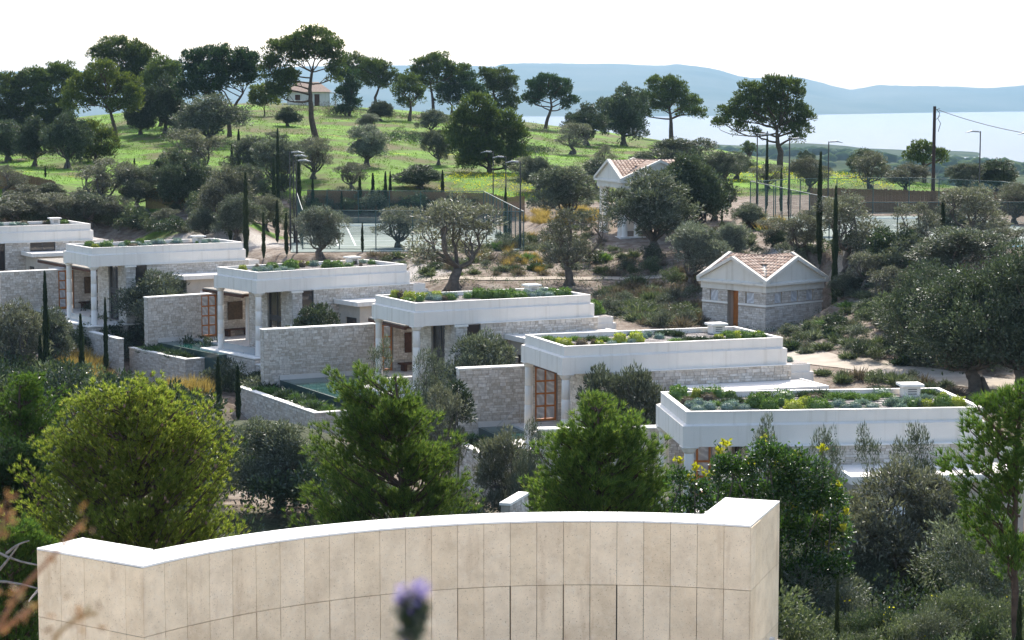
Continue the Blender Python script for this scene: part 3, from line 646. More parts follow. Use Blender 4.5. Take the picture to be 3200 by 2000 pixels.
    MB().box(-.02, .1, 0, ll, 3.17, 3.365).obj('beam', M['wood_dark'], pg); MB().box(5.8, 5.92, 0, ll, 3.17, 3.365).obj('beam', M['wood_dark'], pg); MB().box(2.0, 2.12, 0, ll, 3.17, 3.3).obj('beam', M['wood_dark'], pg)
    rm = MB().box(.12, 5.78, 0, .07, 3.23, 3.36).mesh('rafter', M['wood_dark'])
    for i in range(int(ll / .6)): link('rafter', rm, pg, TR(0, .1 + i * .6, 0))
    # garden wall with its grid door
    d0 = DOOR[k]; wl_ = WALL_L[k]
    gl = {5: 'stacked pale stone garden wall running left from the nearest villa, behind the middle young pine', 4: 'stacked stone garden wall left of the second nearest villa, with a short handrail',
          3: 'longest stacked stone garden wall, left of the middle villa and above a pool', 2: 'stacked stone garden wall left of the fourth villa, beside its pool', 1: 'stacked stone garden wall at the left edge, left of the fifth villa'}[k]
    g = empty('garden_wall', vmat(k) @ TR(wl_, 11.5, 0), gl, 'wall', 'stacked stone garden walls')
    ln = d0 - .05 - wl_; zb = -1.5; g_ = MB(); g_.box(0.03, ln, .03, .57, zb, 2.93); g_.box(ln + 1.25, 8.2 - wl_, .03, .57, zb, 2.93); g_.obj('wall', M['mortar'], g)
    MB().box(-.03, ln + .05, -.03, .63, 2.935, 3.0).box(ln + .051, 8.2 - wl_, -.03, .63, 2.935, 3.0).obj('coping', M['coping'], g)
    stonework(g, [((0.03, .03, zb), X_, NY, ln - .03, 4.43, []), ((0.03, .03, zb), Y_, NX, .54, 4.43, []), ((ln + 1.25, .03, 0), X_, NY, 8.2 - wl_ - ln - 1.25, 2.93, [])], 300 + k, ch=(.09, .2), cl=(.16, .5))
    s0 = ln + 2.0; MB().box(s0, s0 + 1.15, -.06, -.025, 1.1, 2.35).obj('wooden_shutter', M['lattice'] if k < 3 else M['wood_dark'], g)
    bn = MB(); bn.box(ln + 1.5, ln + 3.6, -.65, -.05, .42, .5).box(ln + 1.7, ln + 1.9, -.6, -.1, .002, .42).box(ln + 3.2, ln + 3.4, -.6, -.1, .002, .42)
    bo = bn.obj('stone_bench', M['wood_dark'], None, vmat(k) @ TR(wl_, 11.5, 0)); tag(bo, f'dark low bench against the back wall of the {VN[k]} villa terrace', 'bench', 'benches on the villa terraces')
    dm = M['wood']; dr = empty_part('grid_door', g, TR(ln + .03, .12, .03)); w, h = 1.18, 2.86; f = MB()
    f.box(0, .09, 0, .12, 0, h).box(w - .09, w, 0, .12, 0, h).box(.09, w - .09, 0, .12, h - .1, h).box(.09, w - .09, 0, .12, 0, .12).box(w / 2 - .045, w / 2 + .045, 0, .1, .12, h - .1)
    for i in (1, 2, 3): z = .12 + (h - .22) * i / 4; f.box(.09, w / 2 - .045, 0, .1, z - .045, z + .045).box(w / 2 + .045, w - .09, 0, .1, z - .045, z + .045)
    f.obj('door_frame', dm, dr)
    for i in range(4):
        for j in range(2):
            z = .12 + (h - .22) * i / 4; x = .09 if j == 0 else w / 2 + .045
            MB().box(x, x + w / 2 - .135, .05, .06, z + .04, z + (h - .22) / 4 - .04).obj('pane', M['marble_pane'], dr)
    # handrail at the pool steps
    if k in (2, 3, 4):
        hr = MB(); u0 = d0 - 1.0 if k != 3 else d0 - 2.2; hr.tube([(u0, 11.1, .0), (u0, 11.1, .85), (u0 - .25, 11.1, .85), (u0 - 1.3, 11.1, -.05)], [.022] * 4, 6)
        o = hr.obj('handrail', M['rail'], None, vmat(k)); tag(o, f'thin bent metal handrail at the pool by the {VN[k]} villa garden wall', 'handrail', 'pool handrails')
    # pool
    e = EDGE[k]; pl = empty('swimming_pool', vmat(k) @ TR(e, 2.8, 0), {5: 'dark plunge pool beside the nearest villa, hidden behind young pines', 4: 'dark green infinity pool left of the second nearest villa', 3: 'green infinity pool below the longest stone garden wall',
              2: 'dark green infinity pool left of the fourth villa columns', 1: 'infinity pool left of the fifth villa, behind the near cypresses'}[k], 'pool', 'villa pools')
    w1 = -.75 - e; w2 = 1.38 - e; 
    MB().box(.13, w1, .1, 3.68, -.2, -.1).box(.13, w2, 3.70, 8.6, -.2, -.1).obj('water', M['pool'], pl)
    MB().box(0, .12, 0, 8.65, -1.6, -.105).box(.121, w1, 0, .095, -1.6, -.105).box(.121, w2, 0.096, 8.65, -1.6, -1.3).obj('pool_edge', M['pooltile'], pl)
    MB().box(w2 + .002, w2 + .02, 3.7, 8.6, -.6, -.145).box(0, w2, 8.61, 8.66, -.6, .18).obj('pool_rim', M['marble'], pl)
    # planter wall
    pu = PLANT[k]; vv = {1: (2.0, 13.2), 2: (4.8, 13.0), 3: (.3, 12.6), 4: (5.2, 11.0), 5: (3, 11)}[k]
    pw = empty('planter_wall', vmat(k) @ TR(pu, vv[0], -.47), {5: 'low stone planter wall under the nearest villa, behind young pines', 4: 'low white-capped stone planter wall left of the second nearest villa', 3: 'long low white-capped stone planter wall below the middle villa pool',
              2: 'low white-capped stone planter wall below the fourth villa pool', 1: 'low stone planter wall below the fifth villa, behind cypresses'}[k], 'wall', 'planter walls')
    l2 = vv[1] - vv[0]; l1 = -.68 - pu
    q = MB(); q.box(.03, .33, .03, l2, -2.4, -.06).box(.33, l1, .03, .33, -2.4, -.06); q.obj('wall', M['mortar'], pw)
    MB().box(-.02, .38, -.02, l2 + .02, -.055, 0).box(.38, l1, -.02, .38, -.055, 0).obj('coping', M['coping'], pw)
    stonework(pw, [((.03, .03, -2.4), Y_, NX, l2 - .03, 2.34, []), ((.03, .03, -2.4), X_, NY, l1 - .03, 2.34, [])], 400 + k, limit=220)
    if k in (1, 2):                                                    # low wall continuing from the podium towards the next court
        lw = empty('low_wall', vmat(k) @ TR(-.66, -6.2 if k == 1 else -3.2, -.35), f'low white-capped wall stepping down in front of the {VN[k]} villa corner', 'wall'); l3 = 5.35 if k == 1 else 2.35
        MB().box(.0, .35, 0, l3, -2.6, -.06).obj('wall', M['mortar'], lw); MB().box(-.05, .4, 0, l3, -.055, 0).obj('coping', M['coping'], lw)
        stonework(lw, [((0, 0, -2.6), Y_, NX, l3, 2.54, []), ((0, 0, -2.6), X_, NY, .35, 2.54, [])], 500 + k, limit=150)
    return v
def empty_part(name, parent, mtx):
    o = bpy.data.objects.new(name, None); COL.objects.link(o); o.parent = parent; o.matrix_basis = mtx; o.empty_display_size = .2; return o
mc, N_c, L_c, B_c = newmat('frosted_panel'); B_c.inputs['Base Color'].default_value = (.34, .36, .37, 1); B_c.inputs['Roughness'].default_value = .25; M['clear'] = mc
M['rail'] = plain('steel_rail', (.5, .48, .45), .3, metal=.7)
for k in range(6): villa(k)

# ------------------------------------------------------------------ two cross-gabled pavilions
tm = MB(); n = 5; V = []; Q = []
for j in range(2):
    for i in range(n + 1):
        a = math.pi * i / n; rr = .15 - .025 * j; V.append((-rr * math.cos(a), j * .40, .03 + .085 * math.sin(a) + (.03 if j == 0 else 0)))
for i in range(n): Q.append((i, i + 1, n + 2 + i, n + 1 + i))
V += [(v[0] * .85, v[1], v[2] - .03) for v in V[:n + 1]]
for i in range(n): Q.append((2 * n + 2 + i, 2 * n + 3 + i, i + 1, i))
tm.add(V, Q); TILE = tm.mesh('roof_tile', M['tile'])
def pavilion(mtx, s, hw, label, mode, name='stone_pavilion'):
    pv = empty(name, mtx, label, 'pavilion'); fz = .42; z1 = hw; z2 = hw + fz; ov = .24; c = s / 2; hr = 1.42; H2 = c + ov
    if mode == 'stone':
        wb = MB(); w = .3
        sq = lambda f: s * f
        lo = [(sq(.13), sq(.26), 1.75, 2.45), (sq(.69), sq(.82), 1.75, 2.45), (sq(.41), sq(.58), 0, hw - .02)]; lo = [(s - b, s - a, z, y) for a, b, z, y in lo]
        ro = [(sq(.15), sq(.275), 1.8, 2.5), (sq(.43), sq(.555), 1.8, 2.5), (sq(.70), sq(.825), 1.8, 2.5)]
        wall_boxes(wb, (0.03, 0.03, -.4), X_, NY, s - .06, hw + .4, w, [(a, b, z + .4, y + .4) for a, b, z, y in ro]); wall_boxes(wb, (.03, .03 + w, -.4), Y_, NX, s - .06 - w, hw + .4, w, [(a - w, b - w, z + (.4 if z else 0), y + .4) for a, b, z, y in lo])
        wb.box(s - .33, s - .03, .33, s - .03, -.4, hw).box(.33, s - .33, s - .33, s - .03, -.4, hw); wb.obj('wall', M['mortar'], pv)
        stonework(pv, [((0.03, .03, -.4), X_, NY, s - .06, hw + .38, [(a, b, z + .4, y + .4) for a, b, z, y in ro] + [(0, s, 2.0, 2.14)]), ((.03, .03, -.4), Y_, NX, s - .06, hw + .38, [(a, b, z + (.4 if z else 0), y + .4) for a, b, z, y in lo] + [(0, s, 2.0, 2.14)])], 900, limit=295, ch=(.09, .17), cl=(.2, .5))
        MB().box(-.0, s - .03, -.035, .03, 1.61, 1.73).box(-.035, .03, .03, s * .42 - .001, 1.61, 1.73).box(-.035, .03, s * .59, s - .03, 1.61, 1.73).obj('string_course', M['coping'], pv)
        for (a, b, z, y) in ro: MB().box(a + .03, b + .03, .13, .17, z, y).obj('window_sheet', M['marble_pane'], pv)
        for (a, b, z, y) in lo:
            if z: MB().box(.13, .17, a + .03, b + .03, z, y).obj('window_sheet', M['marble_pane'], pv)
            else: MB().box(.62, .68, a + .0, b + .06, 0, y).obj('wooden_door', M['wood'], pv); MB().box(.33, .62, a - .05, a, -.0, y).box(.33, .62, b + .06, b + .12, 0, y).obj('door_reveal', M['beige'], pv)
    else:
        cm = column_mesh(hw, .21).mesh('column', M['white'])
        for (a, b) in [(.3, .3), (1.3, .3), (s - .3, .3), (s - 1.3, .3), (.3, s - .3), (.3, 1.3), (s - .3, s - .3), (s - .3, 1.3), (.3, s - 1.3)]: link('column', cm, pv, TR(a, b, 0))
        MB().box(-.2, s + .2, -.2, s + .2, -.6, -.003).obj('floor', M['marble'], pv)
        MB().box(1.6, s - 1.6, s - .5, s - .3, 0, hw).box(s - .5, s - .3, 1.8, s - 1.8, 0, hw).obj('wall', M['white'], pv)
    e = .05; f = MB(); f.box(-e, s + e, -e, s + e, z1, z2); f.obj('frieze', M['plast2'], pv)
    MB().box(-ov, s + ov, -ov, s + ov, z2, z2 + .13).obj('cornice', M['plast2'], pv); zr = z2 + .13
    # roof core: two crossing prisms
    rc = MB(); a, b = -ov + .2, s + ov - .2
    def prism(ax):
        P = [(a, -ov, zr), (b, -ov, zr), (b, s + ov, zr), (a, s + ov, zr), (a, c, zr + hr), (b, c, zr + hr)]
        if ax: P = [(y, x, z) for x, y, z in P]
        rc.add(P, [(0, 1, 5, 4), (3, 2, 5, 4), (0, 3, 2, 1)], [(0, 4, 3), (1, 2, 5)])
    prism(0); prism(1); rc.obj('roof_deck', M['plast2'], pv)
    # raking cornices on the four gables
    for g in range(4):
        m = Matrix.Translation((c, c, 0)) @ Matrix.Rotation(g * math.pi / 2, 4, 'Z') @ Matrix.Translation((-c, -c, 0)); q = MB(); th = .27
        for sg in (0, 1):
            x0, x1 = (-ov - .02, c) if sg == 0 else (s + ov + .02, c)
            P = [(x0, -ov - .0, zr - .0), (x1, -ov, zr + hr - .0), (x1, -ov, zr + hr + .22), (x0, -ov, zr + .2)]
            P = [p for p in P]; B = [(p[0], p[1] + th, p[2]) for p in P]
            q.add(P + B, [(0, 1, 2, 3), (7, 6, 5, 4), (0, 3, 7, 4), (3, 2, 6, 7), (1, 0, 4, 5), (2, 1, 5, 6)])
        o = q.obj('raking_cornice', M['plast2'], pv, m)
    # tiles on all eight slopes
    cnt = 0; rest = MB(); sl = math.atan2(hr, H2); TV = np.array([v.co[:] for v in TILE.vertices]); TQ = np.array([list(p.vertices) for p in TILE.polygons])
    cand = []
    for ax in (0, 1):
        for side in (-1, 1):
            for row in range(int(H2 / math.cos(sl) / .36)):
                d = (row + 1) * .36 * math.cos(sl)                         # distance of the tile's lower end from the ridge
                if d > H2: continue
                for col in range(int((s + 2 * ov - .5) / .285) + 1):
                    x = -ov + .32 + col * .285
                    if abs(x - c) < d - .05: continue
                    lx = (x, c + side * d); z = zr + hr * (1 - d / H2) + .03
                    mloc = Matrix.Translation((lx[0], lx[1], z)) @ Matrix.Rotation(math.pi if side > 0 else 0, 4, 'Z') @ Matrix.Rotation(sl, 4, 'X')
                    if ax: mloc = Matrix.Translation((c, c, 0)) @ Matrix.Rotation(math.pi / 2, 4, 'Z') @ Matrix.Translation((-c, -c, 0)) @ mloc
                    w = mtx @ mloc; cand.append((w.translation.y, mloc))
    cand.sort(key=lambda t: t[0])
    for i, (_, ml) in enumerate(cand):
        if i < 295: link('roof_tile', TILE, pv, ml)
        else: A = np.array(ml); rest.add(TV @ A[:3, :3].T + A[:3, 3], TQ)
    if rest.n: rest.obj('far_tiles', M['tile'], pv, kind='stuff')
    rg = MB()
    for ax in (0, 1):
        for i in range(int((s + 2 * ov - .6) / .38)):
            x = -ov + .3 + i * .38; P = [(x, c, zr + hr + .06), (x + .36, c, zr + hr + .04)]
            if ax: P = [(p[1], p[0], p[2]) for p in P]
            rg.tube(P, [.12, .10], 7)
    rg.obj('ridge_tiles', M['tile_dark'], pv, kind='stuff')
    vl = MB(); z0 = zr + .02; vl.beam((-ov, -ov, z0 + .02), (c, c, zr + hr + .03), .09, .05); vl.obj('valley_gutter', M['coping'], pv)
    return pv
M['plast2'] = plaster('cream_plaster', (.66, .62, .54))
p0 = at(2392, 1040, 136)
pavilion(TR(p0[0], p0[1], p0[2], math.radians(41.7)), 5.5, 2.50, 'small square stone pavilion with four gables, orange door and tiled roof beside two tall cypresses', 'stone')
p1 = at(1944, 741, 168)
pavilion(TR(p1[0], p1[1], p1[2], math.radians(16)), 6.1, 3.75, 'white columned pavilion with tiled gables, half hidden behind a big olive tree', 'columns', 'columned_pavilion')

# ------------------------------------------------------------------ curved foreground wall of travertine panels
CC = np.array([1.231, 27.112]); R0, R1 = 8.195, 8.92; ZT = -7.0
fw = empty('curved_panel_wall', TR(0, 34, -9.5), 'long curved beige travertine wall with block ends across the foreground', 'wall')
iv = Matrix.Translation((0, -34, 9.5))
def padd(mb, name, mat, **kw): return mb.obj(name, mat, fw, iv, **kw)
AN = [-54.99 + 3.0767 * i for i in range(25)]
def pol(r, a): a = math.radians(a); return np.array([CC[0] + r * math.sin(a), CC[1] + r * math.cos(a)])
def quad_prism(P, z0, z1): return MB().hexa([(x, y, z0) for x, y in P] + [(x, y, z1) for x, y in P])
core = MB(); CH = 1.05
wide = {5: .012, 8: .014, 13: .014, 17: .016, 15: .022, 19: .022}     # joints left open in the lower courses
for i in range(24):
    a, b = AN[i], AN[i + 1]; g = .0035 / R0 * 57.3
    for c in range(4):
        z1 = ZT - .035 - c * CH; z0 = z1 - CH
        ga = max(.12 * .15, (wide.get(i, .009) if c else .006) / R0 * 57.3); gb = max(.12 * .15, (wide.get(i + 1, .009) if c else .006) / R0 * 57.3)
        P = [pol(R0, a + ga / 2), pol(R0, b - gb / 2), pol(R0 + .05, b - gb / 2), pol(R0 + .05, a + ga / 2)]
        padd(quad_prism(P, z0 + .005, z1 - .003 - random.uniform(0, .002)), 'panel', M['trav'])
        P2 = [pol(R1 - .05, a + ga), pol(R1 - .05, b - gb), pol(R1, b - gb), pol(R1, a + ga)]
        if c < 2: padd(quad_prism(P2, z0 + .005, z1 - .003), 'panel', M['trav'])
        # core, left open behind the two see-through joints
        oa = .05 if (i in (15, 17, 13) and c >= 1) else 0; ob = .05 if (i + 1 in (15, 17, 13) and c >= 1) else 0
        P3 = [pol(R0 + .051, a + oa / 2), pol(R0 + .051, b - ob / 2), pol(R1 - .051, b - ob / 2), pol(R1 - .051, a + oa / 2)]
        core.hexa([(x, y, z0) for x, y in P3] + [(x, y, z1) for x, y in P3])
    P = [pol(R0 - .003, a + g), pol(R0 - .003, b - g), pol(R1 + .003, b - g), pol(R1 + .003, a + g)]
    padd(quad_prism(P, ZT - .032, ZT), 'coping_slab', M['slab'])
padd(core, 'core', M['core'])
def pier(A, B, C, D, joints, nslab, flip):
    """A outer front corner far end, D corner where the curve starts; A-D is the end face, B/C behind"""
    A, B, C, D = [np.array(p) for p in (A, B, C, D)]; cen = (A + B + C + D) / 4
    def inset(p, d): v = cen - p; return p + v / np.linalg.norm(v) * d
    def strip(P, Q_, n_, courses=4, th=.05):
        for i in range(n_):
            p = P + (Q_ - P) * (i / n_); q = P + (Q_ - P) * ((i + 1) / n_); dr = (Q_ - P) / np.linalg.norm(Q_ - P); nn = np.array([-dr[1], dr[0]])
            if (cen - P) @ nn < 0: nn = -nn
            for c in range(courses):
                z1 = ZT - .035 - c * CH; z0 = z1 - CH; a = p + dr * .003; b = q - dr * .003; Pq = [a, b, b + nn * th, a + nn * th]
                if (dr[0] * nn[1] - dr[1] * nn[0]) < 0: Pq = [b, a, a + nn * th, b + nn * th]
                padd(quad_prism(Pq, z0 + .005, z1 - .003), 'panel', M['trav'])
    strip(A, D, joints); strip(A, B, 2)
    strip(B, C, joints, 4)
    K = [inset(p, .08) for p in (A, B, C, D)]
    if (K[1][0] - K[0][0]) * (K[2][1] - K[0][1]) - (K[1][1] - K[0][1]) * (K[2][0] - K[0][0]) < 0: K = K[::-1]
    padd(MB().hexa([(x, y, ZT - 4.25) for x, y in K] + [(x, y, ZT - .036) for x, y in K]), 'core', M['core'])
    for i in range(nslab):
        a, b = i / nslab, (i + 1) / nslab; e = .002; P = [A + (D - A) * (a + e), A + (D - A) * (b - e), B + (C - B) * (b - e), B + (C - B) * (a + e)]
        if (P[1][0] - P[0][0]) * (P[2][1] - P[0][1]) - (P[1][1] - P[0][1]) * (P[2][0] - P[0][0]) < 0: P = P[::-1]
        padd(quad_prism(P, ZT - .032, ZT - .0005), 'coping_slab', M['slab'])
uL = pol(1, AN[0]) - CC; uR = pol(1, AN[-1]) - CC
def pierpts(a, sgn, w=.96, ln=2.27):
    u = (pol(1, a) - CC); t = np.array([u[1], -u[0]]) * sgn           # along the wall, away from its end
    D = pol(R0, a) ; A = D + u * ln; B = A + t * w; C = D + u * .0 + t * w
    return A, B, C, D
A, B, C, D = pierpts(AN[0], 1); A0 = D + (A - D) * (.727 / 2.27)
pier(D + (A - D), B, pol(R1 + .003, AN[0]) + (B - A) * 1.0, pol(R1 + .003, AN[0]), 3, 2, 0)
# end faces of the curve itself, flush with the piers
for a, sg in ((AN[0], 1), (AN[-1], -1)):
    u = pol(1, a) - CC; t = np.array([u[1], -u[0]]) * sg
    for i in range(2 if 1 else 1):
        p = pol(R0, a) + u * (i * .3625); q = p + u * .3575
        for c in range(4):
            z1 = ZT - .035 - c * CH; P = [p - t * .001, q - t * .001, q - t * .012, p - t * .012]
            if (P[1][0] - P[0][0]) * (P[2][1] - P[0][1]) - (P[1][1] - P[0][1]) * (P[2][0] - P[0][0]) < 0: P = P[::-1]
            padd(quad_prism(P, z1 - CH + .005, z1 - .003), 'panel', M['trav'])
A, B, C, D = pierpts(AN[-1], -1)
pier(A, B, pol(R1 + .003, AN[-1]) + (B - A), pol(R1 + .003, AN[-1]), 3, 2, 1)

# stone-topped retaining wall at the lower right, and a white-capped wall with rubble face behind the right-hand trees
rt = empty('flagstone_wall', TR(8, 31.5, -9), 'low wall topped with white crazy-paving at the bottom right', 'wall'); r = random.Random(5); q = MB()
Pa = at(2395, 1978, 36.5); Pb = at(2900, 2030, 33.5); ux = (Pb - Pa); ux[2] = 0; LN = np.linalg.norm(ux); ux /= LN; un = np.array([ux[1], -ux[0], 0])
wb = MB(); c0 = np.array([Pa[0], Pa[1], Pa[2] - .12]); e0 = c0 + ux * LN
Pz = [c0 + un * .9, e0 + un * .9, e0, c0]; wb.hexa([p - np.array([0, 0, 2.8]) for p in Pz] + [np.array([p[0], p[1], c0[2]]) for p in Pz]); wb.obj('wall', M['mortar'], rt, rt.matrix_basis.inverted())
for i in range(9):
    for j in range(4):
        a = Pa + ux * (i * LN / 9 + r.uniform(-.05, .05)) + un * (j * .22 + r.uniform(-.02, .02) + .11); rr = r.uniform(.13, .18); n = 7
        poly = [(a[0] + rr * 1.2 * r.uniform(.8, 1.1) * math.cos(t_ * 2 * math.pi / n), a[1] + rr * .75 * r.uniform(.8, 1.1) * math.sin(t_ * 2 * math.pi / n)) for t_ in range(n)]
        MB().prism(poly, c0[2] + .002, c0[2] + .06 + r.uniform(0, .03)).obj('flagstone', M['rubble'], rt, rt.matrix_basis.inverted())
def fence_wall(pa, pb, ht, th, name, label, seed, cap=.09):
    a = np.array(pa); b = np.array(pb); u = b - a; u[2] = 0; ln = np.linalg.norm(u); ang = math.atan2(u[1], u[0])
    w = empty(name, TR(a[0], a[1], a[2], ang), label, 'wall')
    MB().box(0, ln, 0, th, -ht, -cap).obj('wall', M['mortar'], w); MB().box(-.03, ln + .03, -.05, th + .05, -cap + .002, 0).obj('coping', M['coping'], w)
    stonework(w, [((0, 0, -ht), X_, NY, ln, ht - cap, [])], seed, limit=200, ch=(.12, .24), cl=(.2, .6)); return w
fence_wall(at(2830, 1668, 64), at(3110, 1716, 61.5), 3.0, .32, 'boundary_wall', 'white-capped rubble wall behind the bent dark olive at lower right', 41)
fence_wall(at(3110, 1716, 61.5), at(3330, 1650, 64), 3.0, .32, 'boundary_wall', 'short white-capped return wall at the lower right edge', 42)
fence_wall(at(2560, 1790, 60), at(2850, 1800, 60), 1.2, .3, 'boundary_wall', 'low shaded rubble wall seen under the big grey olive at lower right', 43)
fence_wall(at(1592, 1572, 72), at(1650, 1569, 74), 1.4, .3, 'boundary_wall', 'short white wall end between the second and third young pines', 44)

# ------------------------------------------------------------------ paths
def ribbon(name, pxs, w, mat, label, dz=.03, kerb=False):
    P = [ground(*p) if len(p) == 2 else stand(p[0], p[2]) for p in pxs]; P = [p for p in P if p is not None]
    S = []
    for i in range(len(P) - 1):
        n = max(2, int(np.linalg.norm(P[i + 1] - P[i]) / .8)); S += [P[i] + (P[i + 1] - P[i]) * j / n for j in range(n)]
    S.append(P[-1]); V = []
    for i, p in enumerate(S):
        d = S[min(i + 1, len(S) - 1)] - S[max(i - 1, 0)]; d[2] = 0; d /= np.linalg.norm(d); nn = np.array([-d[1], d[0]])
        for t in (-1, -.33, .33, 1): x, y = p[0] + nn[0] * t * w / 2, p[1] + nn[1] * t * w / 2; V.append((x, y, float(T(x, y)) + dz))
    Q = [(i * 4 + j, (i + 1) * 4 + j, (i + 1) * 4 + j + 1, i * 4 + j + 1) for i in range(len(S) - 1) for j in range(3)]
    me = mesh_np(name, V, [(a, d, c, b) for a, b, c, d in Q], mat, True); return link(name, me, kind='structure', label=label)
ribbon('path', [(2440, 1108), (2560, 1128), (2680, 1142), (2800, 1160), (2950, 1185), (3120, 1205), (3300, 1215)], 3.0, M['path'], 'sandy path curving behind the two nearest villas')
ribbon('path', [(1330, 878), (1500, 874), (1750, 872), (1900, 871), (2050, 868), (2190, 866)], .9, M['path'], 'narrow pale path along the foot of the slope', .05)
ribbon('path', [(2600, 862), (2720, 860), (2850, 856), (2950, 850)], 1.2, M['path'], 'narrow pale path right of the small pavilion', .05)

# ------------------------------------------------------------------ tennis courts, fences, floodlights
def court(center, ang, z, corners, lab, apron=None):
    o = link('tennis_court', MB().box(-9.2, 9.2, -18.2, 18.2, -.3, 0).mesh('tennis_court', M['court']), None, TR(center[0], center[1], z, ang), kind='structure', label=lab)
    if apron: MB().box(-8.6, 8.6, -18.1, -16.6, .004, .008).obj('blue_apron', M['blue'], o)
    w = .12; H = 11.885; S1, S2 = 5.485, 4.115
    for (x0, x1, y0, y1) in [(-S1, S1, -H, -H + w), (-S1, S1, H - w, H), (-S1, -S1 + w, -H + w, H - w), (S1 - w, S1, -H + w, H - w), (-S2, -S2 + w, -H + w, H - w), (S2 - w, S2, -H + w, H - w), (-S2 + w, S2 - w, -6.4, -6.4 + w), (-S2 + w, S2 - w, 6.4 - w, 6.4), (-.06, .06, -6.28, 6.28)]:
        MB().box(x0, x1, y0, y1, .004, .009).obj('court_line', M['line'], o)
    nt = empty('tennis_net', TR(center[0], center[1], z, ang), f'dark net across the {lab.split()[0]} tennis court', 'net')
    MB().box(-5.9, 5.9, -.01, .01, .05, .85).obj('net_mesh', M['net'], nt); MB().box(-5.9, 5.9, -.02, .02, .855, .93).obj('net_band', M['line'], nt)
    for x in (-5.98, 5.98): MB().lathe([(.04, 0), (.04, 1.07), (0, 1.07)], 8, (x, 0, 0)).obj('net_post', M['green_metal'], nt)
(c0, hx, hy, a0, lv, _) = COURTS[0]; court((-9.6, 184.6), .105, -12.1 + .0, None, 'left green tennis court behind the fourth villa')
(c1, *_ ) = COURTS[1]; court((29.9, 162), .07, -10.2, None, 'right green tennis court with a blue strip', True)
def chain_fence(poly, z, h, lab, closed=True):
    f = empty('chainlink_fence', TR(poly[0][0], poly[0][1], z), lab, 'fence'); iv = f.matrix_basis.inverted()
    pm = MB().lathe([(.04, 0), (.04, h), (0, h)], 6).mesh('fence_post', M['green_metal']); n = len(poly)
    for i in range(n if closed else n - 1):
        a = np.array(poly[i]); b = np.array(poly[(i + 1) % n]); ln = np.linalg.norm(b - a); k = max(1, round(ln / 3.1))
        for j in range(k):
            p = a + (b - a) * j / k; q = a + (b - a) * (j + 1) / k; link('fence_post', pm, f, iv @ TR(p[0], p[1], z))
            for zz in (.05, h - .02): MB().beam((*p, z + zz), (*q, z + zz), .05, .05).obj('rail', M['green_metal'], f, iv)
            link('mesh_panel', mesh_np('mesh_panel', [(*p, z + .08), (*q, z + .08), (*q, z + h - .05), (*p, z + h - .05)], [(0, 1, 2, 3)], M['net']), f, iv)
    return f
chain_fence([(-20.1, 203), (-2.6, 200.5), (.9, 166.6), (-16.2, 168.5)], -12.1, 3.05, 'dark green chain-link fence round the left tennis court')
chain_fence([(19.3, 176.6), (24, 181.6), (33.5, 184), (39.5, 176), (41.5, 150), (40.5, 143.0), (22.2, 142.6)], -10.2, 3.05, 'dark green chain-link fence round the right tennis court')
kb = empty('court_kerb', TR(26, 141.5, -10.2), 'curved pale concrete kerb below the right tennis court', 'kerb'); P = [at(2640, 778, 141.5), at(2690, 784, 140.5), at(2760, 787, 140.3), at(2850, 786, 140.5), at(2920, 780, 141.5)]
kmb = MB()
for a, b in zip(P[:-1], P[1:]): kmb.beam((a[0], a[1], -10.35), (b[0], b[1], -10.35), .35, .5)
kmb.obj('kerb_body', M['beige'], kb, kb.matrix_basis.inverted())
ret = empty('retaining_wall', TR(-10, 203.6, -12.1), 'low dark stone retaining wall at the far side of the left tennis court', 'wall')
MB().beam((-9.5, 0, .0), (9, -2.6, .0), .4, 1.0).obj('wall', M['mortar'], ret)
stonework(ret, [((-9.5, -.25, -.3), (.990, -.139, 0), (-.139, -.990, 0), 18.6, .85, [])], 77, limit=120, mat=M['mortar'], ch=(.15, .3), cl=(.3, .7))
def floodlight(px, ytop, Y, flip, lab, ybase=None):
    top = at(px, ytop, Y); zb = float(T(top[0], Y)) - .1; h = top[2] - zb
    f = empty('floodlight', TR(top[0], Y, zb), lab, 'floodlight', 'tennis court floodlights'); s = -1 if flip else 1
    MB().lathe([(.075, 0), (.055, h * .5), (.045, h), (0, h)], 8).obj('pole', M['black_metal'], f)
    MB().beam((0, 0, h - .08), (s * .35, 0, h), .05, .05).obj('arm', M['black_metal'], f)
    m = MB(); x0, x1 = .15 * s, 1.15 * s
    pr = [(x0, .16, .02), (x0, -.16, .02), ((x0 + x1) / 2, -.24, .05), ((x0 + x1) / 2, .24, .05), (x1, -.05, -.1), (x1, .05, -.1)]
    V = [(x, y, h + z) for x, y, z in pr] + [(x, y, h + z - (.11 if i < 4 else .03)) for i, (x, y, z) in enumerate(pr)]
    m.add(V, [(0, 1, 2, 3), (3, 2, 4, 5), (6, 9, 8, 7), (9, 11, 10, 8), (0, 6, 7, 1), (1, 7, 8, 2), (2, 8, 10, 4), (4, 10, 11, 5), (5, 11, 9, 3), (3, 9, 6, 0)]); m.obj('lamp_head', M['lamp_top'], f)
for a in [(905, 474, 168, 0, 'leftmost and tallest-looking of three clustered floodlight masts at left'), (917, 485, 176, 0, 'middle of three clustered floodlight masts at the left court'), (925, 500, 165, 0, 'rightmost of three clustered floodlight masts at the left court'),
          (1541, 473, 199, 1, 'leftmost of three floodlight masts right of the left court'), (1581, 489, 184, 1, 'middle of three floodlight masts right of the left court'), (1626, 504, 168, 1, 'rightmost of three floodlight masts right of the left court'),
          (2367, 418, 173, 0, 'floodlight mast at the left corner of the right court'), (2468, 432, 158, 0, 'second floodlight mast from the left at the right court'), (2590, 442, 176, 0, 'third floodlight mast from the left at the right court, against the sea'),
          (3064, 410, 168, 1, 'floodlight mast right of the utility pole'), (3230, 415, 160, 1, 'floodlight mast whose head enters at the right edge')]: floodlight(*a)
